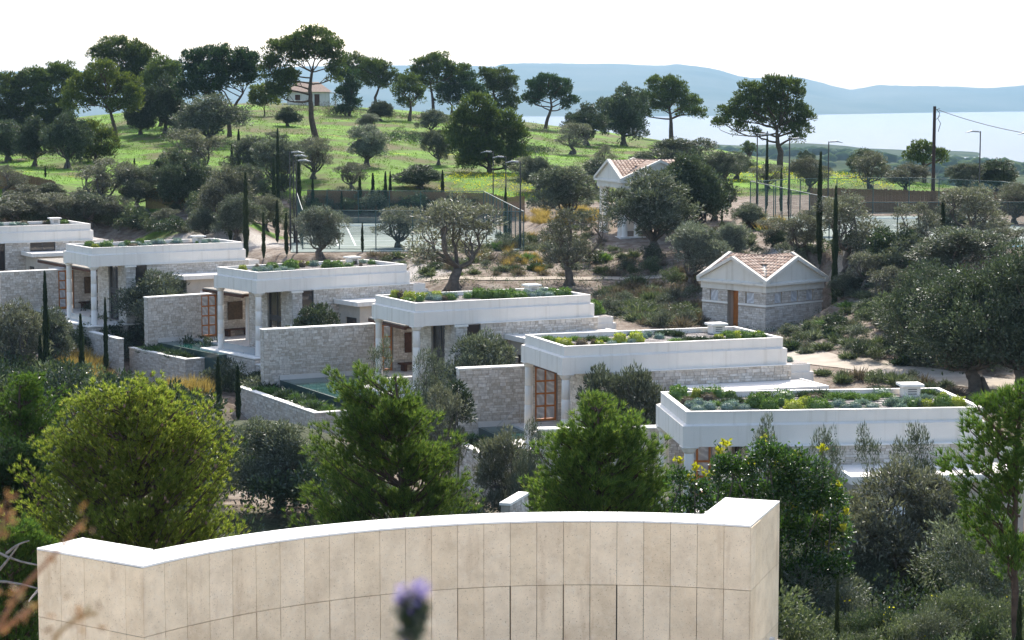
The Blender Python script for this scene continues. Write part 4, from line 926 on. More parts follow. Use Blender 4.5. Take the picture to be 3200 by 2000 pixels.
pt = at(2921, 332, 192); zb = float(T(pt[0], 192)); up = empty('utility_pole', TR(pt[0], 192, zb - .3), 'tall dark wooden utility pole standing against the bay', 'pole'); hh = pt[2] - zb + .3
MB().lathe([(.19, 0), (.15, hh * .6), (.13, hh), (0, hh)], 10).obj('pole', M['creosote'], up)
br = MB(); br.beam((0, 0, hh - .35), (.45, 0, hh - .2), .05, .05).beam((.1, 0, hh - 1.2), (.5, 0, hh - .8), .04, .04).tube([(.2, 0, hh - .3), (.45, 0, hh - .6), (.3, 0, hh - 1.1), (.55, 0, hh - 1.5), (.35, 0, hh - 2.2)], [.03] * 5, 5); br.obj('bracket', M['black_metal'], up)
a = np.array([pt[0] + .4, 192, pt[2] - .35]); b = at(3420, 440, 170); w = MB(); w.tube([a + (b - a) * t - np.array([0, 0, 1.0 * 4 * t * (1 - t) * .5]) for t in np.linspace(0, 1, 16)], [.028] * 16, 5)
o = w.obj('overhead_cable', M['black_metal']); tag(o, 'thin black cable sagging from the utility pole to the right edge', 'cable')
# reed screens
def reed(pxs, h, lab, thing='reed_fence'):
    P = [np.array(stand(px, Y)) for px, Y in pxs]; f = empty(thing, TR(*P[0]), lab, 'fence'); iv = f.matrix_basis.inverted(); r = random.Random(int(pxs[0][0]))
    for a, b in zip(P[:-1], P[1:]):
        ln = np.linalg.norm(b - a); k = max(1, round(ln / 2.0))
        for j in range(k):
            p = a + (b - a) * j / k; q = a + (b - a) * (j + 1) / k; p[2] = float(T(p[0], p[1])); q[2] = float(T(q[0], q[1])); m = MB(); nn = 22; d = (q - p)
            for i in range(nn):
                s0 = p + d * i / nn; s1 = p + d * (i + .9) / nn; hh = h + r.uniform(-.06, .06); off = r.uniform(-.02, .02)
                m.hexa([(s0[0], s0[1] + off, s0[2] - .2), (s1[0], s1[1] + off, s1[2] - .2), (s1[0], s1[1] + off + .03, s1[2] - .2), (s0[0], s0[1] + off + .03, s0[2] - .2),
                        (s0[0], s0[1] + off, s0[2] + hh), (s1[0], s1[1] + off, s1[2] + hh), (s1[0], s1[1] + off + .03, s1[2] + hh), (s0[0], s0[1] + off + .03, s0[2] + hh)])
            m.obj('reed_panel', M['reed'], f, iv)
reed([(-60, 196), (60, 195), (175, 194)], 1.55, 'brown reed screen at the far left below the dark olives'); reed([(455, 193), (560, 192), (650, 191)], 1.8, 'brown reed screen behind the round-crowned olive at left')
reed([(960, 207), (1200, 207), (1530, 207), (1640, 204)], 1.9, 'brown reed screen behind the left tennis court'); reed([(2530, 189), (2700, 190), (2900, 190), (3050, 188), (3300, 182)], 2.0, 'dark brown reed screen behind the right tennis court')
# ------------------------------------------------------------------ cottage on the hilltop
hb = stand(945, 322); hs = empty('hilltop_cottage', TR(hb[0] - 2.2, hb[1], hb[2] - .3, .12, .86), 'small cream cottage with a red tiled roof half hidden behind the tall central pine', 'house')
hw = MB(); wall_boxes(hw, (0, 0, 0), X_, NY, 7.2, 2.7, .3, [(1.3, 2.2, 1.0, 2.1), (4.6, 5.5, 0, 2.2)]); hw.box(0, .3, 0, 4, 0, 2.7).box(6.9, 7.2, 0, 4, 0, 2.7).box(.3, 6.9, 3.7, 4, 0, 2.7); hw.obj('wall', M['cream'] if 'cream' in M else M['plast2'], hs)
rf = MB(); rf.add([(-.4, -.5, 2.6), (7.6, -.5, 2.6), (7.6, 4.5, 2.6), (-.4, 4.5, 2.6), (1.8, 2, 4.3), (5.4, 2, 4.3)], [(0, 1, 5, 4), (2, 3, 4, 5), (0, 3, 2, 1)], [(1, 2, 5), (3, 0, 4)]); rf.obj('roof', M['tile'], hs)
MB().box(1.32, 2.18, .1, .15, 1.0, 2.1).obj('shutter', M['wood_dark'], hs); MB().box(4.62, 5.48, .1, .15, 0, 2.2).obj('door', M['wood_dark'], hs)
pc = MB(); pc.box(7.21, 9.6, .3, 3.5, 2.3, 2.5); pc.obj('porch_roof', M['plast2'], hs)
for x in (8.2, 9.5): MB().lathe([(.14, 0), (.14, 2.3)], 8, (x, .5, 0)).obj('porch_post', M['plast2'], hs)
fn = empty('picket_rail', TR(hb[0] - 5, hb[1] - 6, float(T(hb[0] - 5, hb[1] - 6))), 'low white rail fence in front of the hilltop cottage', 'fence')
for i in range(7): MB().box(i * .9, i * .9 + .08, 0, .08, 0, .9).obj('post', M['coping'], fn)
for z in (.45, .8): MB().box(0, 5.5, .09, .12, z, z + .06).obj('rail', M['coping'], fn)
# orange plastic barrier by the right-hand path
ob = stand(3165, 119); bo = empty('plastic_barrier', TR(ob[0], ob[1], ob[2]), 'orange plastic barrier with a white sheet over it behind the big dark tree at right', 'barrier')
MB().box(-1.2, 1.2, -.05, .05, .15, 1.1).obj('panel', M['orange_plastic'], bo); MB().box(-.3, 1.25, -.12, .12, 1.103, 1.25).obj('white_sheet', M['line'], bo)
for x in (-1.1, 1.1): MB().box(x - .06, x + .06, -.3, .3, 0, .14).obj('foot', M['orange_plastic'], bo)
# ------------------------------------------------------------------ foliage makers
def unit(v): return v / (np.linalg.norm(v, axis=-1, keepdims=True) + 1e-9)
def rdir(n, r): return unit(r.normal(size=(n, 3)))
def leaf_quads(P, D, L, W, r):
    n = len(P); S = unit(np.cross(D, rdir(n, r))); L = np.broadcast_to(L, (n,))[:, None]; W = np.broadcast_to(W, (n,))[:, None]; nb = np.cross(S, D) * L * .12
    V = np.stack([P, P + D * L * .45 + S * W / 2 + nb, P + D * L, P + D * L * .45 - S * W / 2 + nb], 1).reshape(-1, 3)
    return V, np.arange(n * 4).reshape(n, 4)
def needle_tufts(P, D, k, L, W, spread, r):
    n = len(P); Dn = unit(np.repeat(D, k, 0) + rdir(n * k, r) * spread); B = np.repeat(P, k, 0) + Dn * L * .05; S = unit(np.cross(Dn, rdir(n * k, r))) * W / 2
    LL = L * r.uniform(.7, 1.15, (n * k, 1)); V = np.stack([B - S, B + S, B + Dn * LL], 1).reshape(-1, 3)
    return V, np.arange(n * k * 3).reshape(-1, 3)
def lobes_clumps(lobes, r, dens, rc):
    """clump centres, radii and outward directions filling ellipsoid lobes, mostly near their upper shell"""
    C, R, O = [], [], []
    for (cx, cy, cz, rx, ry, rz) in lobes:
        n = max(4, int(dens * (rx * ry * rz) ** (2 / 3))); d = rdir(n, r); d[:, 2] = np.where(d[:, 2] < -.7, -d[:, 2] * .6, d[:, 2])
        q = r.uniform(.25, .97, (n, 1)) ** .55; C.append(np.array([cx, cy, cz]) + d * q * np.array([rx, ry, rz])); R.append(rc * r.uniform(.6, 1.3, n)); O.append(d)
    return np.concatenate(C), np.concatenate(R), np.concatenate(O)
def fill_clumps(C, R, O, per, L, W, r, flat=.7, up=.4, out=.8, lump=1.0):
    n = len(C); d = rdir(n * per, r); q = r.uniform(.35, 1, (n * per, 1)) ** .5
    P = np.repeat(C, per, 0) + d * q * np.repeat(R, per)[:, None] * np.array([1, 1, flat])
    D = unit(d * out + np.repeat(O, per, 0) * .4 + np.array([0, 0, up]) + rdir(n * per, r) * .6)
    return leaf_quads(P, D, L * r.uniform(.6, 1.3, n * per), W * r.uniform(.7, 1.2, n * per), r)
def limb(mb, a, b, r0, r1, r, wob=.12, n=7, sides=6, sag=0):
    a = np.array(a, float); b = np.array(b, float); L = np.linalg.norm(b - a); P = []; off = r.normal(0, wob * L * .5, 3)
    for i in range(n):
        t = i / (n - 1); P.append(a + (b - a) * t + off * math.sin(math.pi * t) + r.normal(0, wob * L * .05, 3) * (0 < i < n - 1) + np.array([0, 0, -sag * L * math.sin(math.pi * t)]))
    mb.tube(P, [r0 + (r1 - r0) * i / (n - 1) for i in range(n)], sides); return P
def join(parts):
    V = []; F = {}; n = 0
    for v, f in parts: V.append(v); F.setdefault(f.shape[1], []).append(f + n); n += len(v)
    return np.concatenate(V), [np.concatenate(x) for x in F.values()]
# olive variants, 1 unit = crown height about 1; built at 5 m then scaled
def olive_mesh(seed, matname, n_lobes=9, thin=False, low=False, trunk_h=.75, leaf=(.2, .062), per=34, dens=50, gnarl=.25):
    r = np.random.default_rng(seed); lobes = []
    for i in range(n_lobes):
        a = i * 2.4 + r.uniform(-.4, .4); q = r.uniform(.6, 1.55) if i else .1; lobes.append((q * math.cos(a), q * math.sin(a), r.uniform(1.45, 3.5) if i else 3.6, r.uniform(.85, 1.3), r.uniform(.85, 1.3), r.uniform(.75, 1.15)))
    if low: lobes = [(x * 1.05, y * 1.05, max(1.0, z - .35) if j_ else z, a * 1.15, b * 1.15, c * 1.1) for j_, (x, y, z, a, b, c) in enumerate(lobes)]
    if thin: lobes = [(x, y, z + .25, a * .85, b * .85, c * .85) for x, y, z, a, b, c in lobes]
    C, R, O = lobes_clumps(lobes, r, dens * (.7 if thin else 1), .26); V, F = fill_clumps(C, R, O, per, leaf[0], leaf[1], r)
    t = MB(); top = np.array([r.normal(0, .15), r.normal(0, .15), trunk_h]); limb(t, (0, 0, -.4), top, .25, .17, r, gnarl, 8, 9)
    for i in range(5): a = i * 1.26; t.tube([(math.cos(a) * .42, math.sin(a) * .42, -.3), (math.cos(a) * .2, math.sin(a) * .2, .12), (math.cos(a) * .1, math.sin(a) * .1, .5)], [.12, .12, .05], 5)
    for lb in lobes:
        e = np.array(lb[:3]); P = limb(t, top, e - np.array([0, 0, lb[5] * .3]), .10, .03, r, .3)
        for j in range(4): d = rdir(1, r)[0] * np.array(lb[3:]) * .7; d[2] = abs(d[2]); limb(t, P[-2 - j % 3], e + d, .035, .012, r, .25, 5, 4)
    return mesh_np('crown', V, F, M[matname]), t.mesh('trunk', M['bark'], True)
OL = {}
def get_olive(kind):
    if kind not in OL:
        base, i = kind
        OL[kind] = {'olive': lambda: olive_mesh(10 + i, 'olive', 9 + i % 3), 'pale': lambda: olive_mesh(20 + i, 'olive_pale', 10), 'brown': lambda: olive_mesh(30 + i, 'olive_brown' if i != 2 else 'olive', 8 + i, thin=(i % 2 == 1)),
                    'dark': lambda: olive_mesh(40 + i, 'olive_dark', 12, leaf=(.19, .09), low=True), 'great': lambda: olive_mesh(90 + i, 'olive_dark', 16, leaf=(.105, .05), low=True, per=40, dens=58), 'sparse': lambda: olive_mesh(60 + i, 'olive_brown', 8, thin=True, per=26, trunk_h=1.1),
                    'young': lambda: olive_mesh(70 + i, 'olive', 8, thin=True, trunk_h=1.3, per=30, leaf=(.16, .045), gnarl=.1), 'youngpine': lambda: olive_mesh(80 + i, 'pine', 8, leaf=(.20, .05), per=40)}[base]()
    return OL[kind]
def place_tree(kind, px, base, h_px, w_px, label, cat='tree', name='olive_tree', group='olive trees', rz=None, lean=0, Y=None, hnat=4.5, wnat=4.1, ret=False):
    p = ground(px, base) if Y is None else stand(px, Y)
    if p is None: p = stand(px, 330)
    if Y is not None and base is not None:                      # base hidden: keep crown top at base - h_px
        top = at(px, base - h_px, Y)[2]; H = top - p[2]
    else: H = h_px / F_PX * p[1]
    Wd = w_px / F_PX * p[1]; cm, tm_ = get_olive(kind); s = H / hnat; w = Wd / wnat; r = random.Random(int(px * 7 + (base or 0)))
    e = empty(name, Matrix.Translation(p) @ Matrix.Rotation(lean, 4, 'Y') @ Matrix.Rotation(r.uniform(0, 6.28) if rz is None else rz, 4, 'Z') @ Matrix.Diagonal((w, w, s, 1)), label, cat, group)
    link('crown', cm, e); link('trunk', tm_, e); return e
# --- olives and broadleaf trees: kind, px, base y, height px, width px, label
OLV = [
 (('dark', 0), 30, 505, 130, 140, 'dark evergreen olive at the far left edge of the hill'),
 (('dark', 1), 108, 520, 150, 120, 'second dark round olive from the left edge'), (('dark', 2), 210, 525, 165, 130, 'third dark olive from the left, tallest of its trio'),
 (('dark', 0), 518, 418, 180, 130, 'slender dark olive on the crest left of the big silvery one'), (('olive', 0), 660, 458, 170, 225, 'broad silvery-green olive on the grass with a forked dark trunk'),
 (('brown', 0), 600, 562, 160, 180, 'grey round olive below the big silvery one'), (('olive', 1), 555, 415, 60, 60, 'small grey olive at the foot of the broad pine'),
 (('pale', 0), 1146, 520, 130, 160, 'pale silver olive alone on the sunny grass'), (('pale', 1), 1155, 410, 55, 80, 'small pale olive above the lone silver one'),
 (('brown', 2), 1100, 592, 85, 110, 'low grey olive at the hill foot under the silver olive'),
 (('brown', 0), 1370, 517, 110, 95, 'dark-stemmed olive in the middle of the green slope'), (('olive', 2), 1352, 420, 80, 90, 'grey olive on the bank above the green slope'),
 (('sparse', 0), 1786, 482, 95, 125, 'grey olive with a pale thick trunk on the grass near the small crooked one'), (('sparse', 1), 1893, 517, 62, 70, 'small crooked olive on the grass above the columned pavilion'),
 (('dark', 1), 1835, 455, 125, 120, 'dark bushy evergreen left of the two-stemmed dark tree'), (('dark', 2), 1948, 455, 185, 150, 'two-stemmed dark evergreen at the edge of the crest'),
 (('dark', 0), 1310, 590, 75, 130, 'sprawling dark fig-like tree behind the left court'),
 (('brown', 0), 330, 652, 155, 200, 'largest smoky grey olive at left, left half of the pair'), (('olive', 1), 430, 655, 130, 140, 'smoky grey olive at left, right half of the pair'),
 (('dark', 1), 556, 660, 180, 150, 'round olive with a bare dark trunk before the reed screen'), (('brown', 2), 50, 700, 95, 190, 'low olive scrub tree at the left edge above the leftmost villa'),
 (('brown', 0), 170, 700, 100, 170, 'low grey olive above the leftmost villa roof'), (('brown', 1), 290, 712, 105, 150, 'low brownish olive right of the leftmost villa roof'), (('sparse', 1), 20, 610, 90, 120, 'bare-looking olive at the left edge before the reed screen'),
 (('brown', 2), 700, 712, 190, 165, 'grey-green olive among the left cypresses'), (('olive', 2), 800, 560, 140, 160, 'grey olive above the clustered floodlights'), (('brown', 0), 880, 600, 165, 150, 'hazy grey olive behind the clustered floodlights'),
 (('brown', 1), 980, 560, 130, 140, 'sparse grey olive between the floodlights and the grass'), (('olive', 0), 745, 760, 160, 150, 'olive with reddish trunk among the cypresses at left'), (('pale', 0), 1003, 810, 165, 170, 'round olive beside the left tennis court'),
 (('sparse', 0), 1418, 905, 275, 350, 'big gnarled olive with a bent right limb behind the middle villa'), (('brown', 1), 1245, 775, 130, 170, 'thin twiggy olive beside the left court, left of the gnarled olive'),
 (('sparse', 1), 1778, 890, 230, 230, 'vase-shaped olive with black forked trunk on the bare slope'), (('olive', 0), 1768, 690, 180, 200, 'silvery olive rising behind the golden grass'), (('olive', 1), 1680, 600, 110, 110, 'silvery olive right of the three floodlights'),
 (('olive', 2), 1870, 600, 110, 130, 'grey olive just left of the columned pavilion'), (('olive', 1), 2035, 802, 285, 285, 'huge silvery olive covering the columned pavilion'), (('dark', 2), 2150, 745, 255, 210, 'dark glossy evergreen beside the columned pavilion roof'),
 (('olive', 2), 2120, 560, 130, 190, 'broad olive behind the columned pavilion'), (('olive', 0), 2250, 600, 130, 130, 'grey olive right of the columned pavilion'), (('dark', 1), 2230, 690, 140, 130, 'dark-trunked olive with spreading fork left of the right court'),
 (('pale', 1), 2170, 900, 200, 200, 'pale olive with thick twisted trunk beside the small stone pavilion'), (('pale', 0), 2290, 830, 130, 130, 'pale olive behind the small stone pavilion'),
 (('brown', 1), 2500, 800, 130, 150, 'thin grey olive below the left corner of the right court'), (('sparse', 0), 2660, 840, 220, 260, 'wide sparse olive with a forked trunk before the right court'), (('sparse', 1), 2870, 790, 150, 150, 'sparse olive in front of the right court net'),
 (('sparse', 0), 3060, 790, 200, 240, 'spreading grey olive at the right edge before the court'), (('brown', 2), 3170, 700, 130, 150, 'olive at the right edge beside the reed screen'),
 (('brown', 0), 2530, 600, 110, 120, 'twisted olive behind the right court fence'), (('brown', 2), 2720, 590, 120, 120, 'olive with low fork behind the right court fence'), (('dark', 0), 2700, 530, 85, 100, 'dark round tree on the crest left of the utility pole'),
 (('dark', 2), 2518, 500, 52, 45, 'tiny dark tree on the crest right of the largest right pine'), (('brown', 0), 2830, 600, 90, 130, 'low olive left of the utility pole'), (('dark', 1), 3110, 590, 95, 150, 'dark broad tree right of the utility pole'), (('brown', 2), 3010, 600, 90, 110, 'low grey olive just right of the utility pole'),
 (('great', 0), 3060, 1225, 410, 430, 'very large dark olive at right, left of the biggest one'), (('great', 0), 3200, 1240, 500, 420, 'biggest dark olive cut by the right edge'), (('great', 1), 2900, 1130, 320, 270, 'dark glossy olive with low boughs right of the small pavilion'), (('brown', 0), 2980, 890, 180, 300, 'smoky olive above the large dark olives at right'),
 (('brown', 0), 60, 1200, 260, 210, 'grey olive with dark trunk at the left edge below the fifth villa'), (('olive', 0), 160, 1160, 210, 170, 'leafy olive just left of the tallest near cypress'),
]
for i_, (kd, px, by, hp, wp, lab) in enumerate(OLV): place_tree((kd[0], i_ % 4 if kd[0] in ('olive', 'brown', 'dark') else kd[1]), px, by, hp, wp, lab)
OLY = [  # kind, px, top y, Y distance, width px, label  (bases hidden behind walls or other trees)
 (('olive', 0), 500, 834, 151.0, 235, 'olive filling the court between the fifth and fourth villas'), (('dark', 0), 1005, 948, 136.3, 200, 'olive in the court right of the fourth villa, above the long stone wall'),
 (('olive', 1), 1495, 1022, 119.7, 240, 'olive in the court of the middle villa, above the short stone wall'), (('olive', 2), 1968, 1140, 99.2, 260, 'olive in the court of the second nearest villa'),
 (('young', 0), 1195, 1078, 100.0, 170, 'slim upright young olive before the middle villa columns, left of its pair'), (('young', 1), 1335, 1100, 99.0, 180, 'slim young olive before the middle villa, right of its pair'), (('brown', 1), 1370, 1200, 96, 180, 'loose grey olive beside the oleander'),
 (('olive', 2), 870, 1312, 83.0, 280, 'dark grey olive between the two biggest foreground pines'), (('brown', 0), 1600, 1345, 80.0, 230, 'grey olive between the right pair of young pines'), (('young', 1), 1660, 1320, 79.0, 120, 'thin olive sapling beside the second nearest villa planter'),
 (('young', 0), 2390, 1335, 63.0, 200, 'upright grey-green olive before the nearest villa, left of four'), (('young', 1), 2560, 1350, 61.0, 170, 'second upright olive before the nearest villa wall'), (('young', 0), 2700, 1360, 59, 180, 'third upright olive before the nearest villa wall'),
 (('young', 1), 2860, 1340, 60, 210, 'tallest upright olive before the nearest villa wall'), (('brown', 0), 2780, 1440, 55.0, 420, 'big tangled grey olive filling the lower right')]
for kd, px, ty, Y, wp, lab in OLY: place_tree(kd, px, ty, 0, wp, lab, Y=Y)

# --- pines on the hill, each with its own surveyed crown lobes (px, py, half width, half height)
def pine_tree(trunk, lobes, Y, label, matname='pine', seed=0, name='pine_tree', dens=9.5, rc=.55, per=58, leaf=(.34, .085), r0=.32, depth=.8, group='pines on the hill', cat='tree', limbs=True, bark='bark_pine'):
    r = np.random.default_rng(900 + seed); base = stand(trunk[0][0], Y) if trunk[0][1] is None else ground(*trunk[0])
    if base is None: base = stand(trunk[0][0], Y)
    Y = base[1]; e = empty(name, TR(*base), label, cat, group); LB = []
    for i, (px, py, hw, hh) in enumerate(lobes):
        c = at(px, py, Y) - base; sc = Y / F_PX; dy = r.uniform(-1, 1) * depth * hw * sc * .9; LB.append((c[0], dy, c[2], hw * sc * 1.12, max(hw, hh) * sc * 1.0, hh * sc * 1.32))
    C, R, O = lobes_clumps(LB, r, dens * 1.35, rc); V, F = fill_clumps(C, R, O, int(per * .66), leaf[0] * 1.2, leaf[1] * 1.75, r, flat=.6, up=.7)
    mb = MB(); P = [np.array([0, 0, -.4])] + [at(px, py, Y) - base for px, py in trunk[1:]]; n = len(P)
    S = []
    for i in range(n - 1): S += [P[i] + (P[i + 1] - P[i]) * j / 3 + r.normal(0, .04, 3) * (j > 0) for j in range(3)]
    S.append(P[-1]); RR = [r0 * (1.25 if i == 0 else 1) * (1 - .62 * i / (len(S) - 1)) for i in range(len(S))]; mb.tube(S, RR, 9)
    for lb in LB:
        c = np.array(lb[:3]); k = min(range(len(S)), key=lambda i: np.linalg.norm(S[i] - c) + max(0, S[i][2] - c[2] + .8) * 3); Q = limb(mb, S[k], c - np.array([0, 0, lb[5] * .35]), RR[k] * .55, .05, r, .18, 7, 6)
        for j in range(5): d = rdir(1, r)[0] * np.array(lb[3:]) * .8; d[2] = abs(d[2]) * .6; limb(mb, Q[-1 - j % 4], c + d, .05, .015, r, .2, 4, 4)
    link('crown', mesh_np('crown', V, F, M[matname]), e); link('trunk', mb.mesh('trunk', M[bark], True), e); return e
HP = [
 ([(988, 433), (976, 385), (972, 330), (968, 280), (975, 225)], [(985, 128, 62, 34), (925, 140, 40, 26), (880, 165, 52, 34), (852, 215, 34, 36), (860, 265, 38, 30), (905, 250, 26, 30), (1030, 150, 40, 32), (1052, 190, 24, 32), (1040, 235, 22, 24), (990, 165, 40, 26), (935, 185, 26, 22), (880, 292, 34, 18), (900, 238, 36, 24)], 0, 'tallest pine with a leaning trunk at the centre of the hilltop'),
 ([(717, 428), (717, 360), (735, 330), (760, 290)], [(600, 195, 38, 30), (650, 185, 55, 32), (715, 178, 55, 28), (770, 195, 42, 32), (600, 245, 40, 40), (660, 240, 60, 38), (730, 235, 55, 34), (640, 285, 50, 22), (790, 230, 26, 36), (575, 285, 26, 26)], 0, 'broad flat-topped pine on the hilltop left of the tallest pine'),
 ([(405, 388), (400, 330), (395, 270)], [(375, 145, 62, 24), (310, 170, 38, 20), (430, 165, 34, 28), (380, 185, 60, 26), (470, 180, 30, 22), (440, 215, 50, 34), (395, 240, 45, 30), (430, 265, 46, 28), (380, 280, 36, 24), (455, 300, 36, 26)], 285, 'tall layered pine at the back left with sky through its boughs'),
 ([(368, 445), (358, 400), (345, 350), (325, 310)], [(320, 220, 44, 26), (270, 250, 34, 22), (245, 275, 46, 26), (330, 265, 46, 34), (390, 270, 42, 32), (420, 305, 30, 36), (240, 315, 42, 30), (310, 310, 45, 30), (380, 330, 50, 20)], 0, 'yellow-lit pine with a dark sloping trunk in front at left'),
 ([(140, 400), (150, 360), (155, 300)], [(130, 240, 50, 24), (190, 225, 48, 24), (90, 280, 52, 34), (160, 275, 60, 40), (215, 250, 35, 28), (70, 330, 42, 36), (140, 335, 60, 36), (205, 345, 40, 30), (120, 375, 60, 26), (190, 375, 40, 22)], 275, 'wide dark pine in the left group, second from the left edge'),
 ([(30, 410), (30, 350)], [(15, 262, 50, 26), (70, 250, 26, 18), (20, 310, 52, 36), (0, 355, 50, 30), (40, 375, 50, 28)], 275, 'dark pine cut by the left edge on the hill'),
 ([(500, 395), (505, 330)], [(500, 215, 50, 30), (545, 225, 26, 34), (480, 265, 40, 36), (540, 280, 30, 36), (470, 320, 36, 26), (525, 325, 34, 26)], 292, 'hazy olive-green pine between the layered pine and the broad one'),
 ([(1180, 342), (1172, 305), (1190, 260)], [(1105, 195, 38, 24), (1150, 215, 40, 24), (1190, 215, 34, 24), (1225, 250, 26, 24), (1120, 235, 34, 28), (1175, 250, 40, 26)], 320, 'brownish twin-crowned pine right of the tallest pine'),
 ([(1092, 362), (1092, 330)], [(1082, 240, 34, 22), (1100, 280, 28, 26), (1075, 300, 32, 28), (1100, 330, 26, 22), (1070, 345, 26, 12)], 300, 'low bushy green pine against the right side of the tallest pine'),
 ([(1355, 366), (1352, 310), (1345, 260)], [(1365, 188, 44, 18), (1320, 205, 28, 20), (1385, 212, 36, 22), (1300, 235, 24, 20), (1345, 235, 34, 22), (1445, 212, 22, 12), (1420, 228, 26, 18), (1320, 262, 22, 18)], 320, 'high-crowned pine in the middle group, left one'),
 ([(1412, 372), (1412, 330)], [(1395, 262, 36, 22), (1455, 245, 36, 20), (1395, 300, 40, 26), (1450, 285, 46, 32), (1495, 290, 22, 24)], 312, 'dense round pine at the centre of the middle group'),
 ([(1545, 365), (1548, 310), (1535, 265)], [(1520, 232, 32, 16), (1562, 238, 38, 24), (1598, 262, 18, 24), (1560, 285, 36, 30), (1600, 320, 18, 26), (1530, 262, 24, 22), (1575, 325, 30, 22)], 318, 'pine with an open twiggy crown at the right of the middle group'),
 ([(1279, 378), (1283, 320)], [(1280, 255, 32, 18), (1255, 285, 26, 20), (1300, 295, 28, 24), (1270, 320, 26, 14)], 308, 'thin young pine with a straight stem on the crest'),
 ([(1702, 402), (1712, 368), (1724, 335), (1720, 300)], [(1715, 250, 34, 18), (1675, 268, 28, 18), (1752, 268, 28, 20), (1715, 285, 46, 22), (1665, 300, 30, 14), (1760, 300, 30, 18), (1642, 308, 14, 7), (1785, 312, 18, 12), (1762, 330, 14, 14), (1672, 322, 14, 12)], 0, 'small dark umbrella pine alone against the bay'),
 ([(2098, 432), (2097, 390), (2092, 340)], [(2055, 262, 32, 18), (2095, 258, 30, 16), (2120, 280, 32, 20), (2060, 295, 46, 22), (2022, 315, 32, 22), (2110, 310, 44, 22), (2155, 325, 32, 22), (2185, 352, 20, 16), (2010, 350, 24, 16), (2140, 350, 28, 14), (2060, 335, 30, 12)], 0, 'umbrella pine with a thick trunk standing before the water'),
 ([(2437, 532), (2440, 480), (2430, 445), (2428, 400)], [(2420, 262, 36, 18), (2460, 272, 44, 24), (2345, 285, 40, 26), (2385, 300, 34, 26), (2480, 305, 28, 26), (2330, 320, 46, 22), (2430, 320, 44, 30), (2275, 350, 30, 14), (2300, 360, 44, 16), (2262, 382, 30, 10), (2345, 352, 40, 20), (2415, 365, 44, 26), (2490, 350, 36, 28), (2520, 368, 22, 22), (2500, 400, 34, 22), (2450, 400, 26, 22), (2310, 400, 16, 22), (2355, 412, 12, 10), (2498, 428, 20, 10)], 0, 'largest right-hand pine with a wide two-part crown and a low cut stub'),
 ([(2340, 490), (2341, 470)], [(2340, 458, 20, 12), (2330, 470, 12, 8), (2352, 468, 12, 8)], 295, 'tiny pine on the crest left of the largest right-hand pine'),
 ([(2886, 552), (2888, 520), (2888, 480)], [(2880, 462, 30, 16), (2850, 480, 22, 14), (2905, 478, 20, 16), (2940, 490, 20, 20), (2875, 495, 30, 12)], 0, 'thin many-stemmed pine left of the utility pole')]
for i, (tr, lb, Y, lab) in enumerate(HP):
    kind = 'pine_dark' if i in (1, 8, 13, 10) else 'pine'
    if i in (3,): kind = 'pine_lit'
    big = (max(l[0] + l[2] for l in lb) - min(l[0] - l[2] for l in lb)) > 60
    e = pine_tree(tr, lb, Y, lab, kind, i, rc=.5 if big else .28, dens=13 if big else 22, r0=.42 if i in (0, 15, 14, 16) else (.3 if big else .12), leaf=(.30, .085) if big else (.22, .06))
# branch stub and side bough of the largest right-hand pine are part of its trunk silhouette
pine_tree([(1530, 540), (1530, 480), (1530, 420)], [(1490, 335, 50, 32), (1440, 372, 30, 26), (1530, 372, 44, 32), (1475, 400, 60, 40), (1590, 385, 36, 34), (1560, 425, 60, 42), (1455, 455, 52, 36), (1620, 440, 26, 46), (1520, 480, 80, 46), (1610, 495, 36, 36), (1470, 500, 46, 28), (1420, 420, 24, 26)], 0, 'dense conical green pine in the middle of the grassy slope', 'pine', 40, dens=13, per=50, r0=.3)
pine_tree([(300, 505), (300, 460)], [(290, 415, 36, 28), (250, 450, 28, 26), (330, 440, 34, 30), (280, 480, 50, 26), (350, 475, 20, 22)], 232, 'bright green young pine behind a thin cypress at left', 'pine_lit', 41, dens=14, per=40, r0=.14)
pine_tree([(825, 362), (826, 330)], [(815, 290, 32, 24), (840, 310, 30, 22), (800, 315, 22, 16)], 300, 'low pale-green pine under the tallest pine, left side', 'pine_lit', 42, dens=20, rc=.35, per=40, r0=.13)

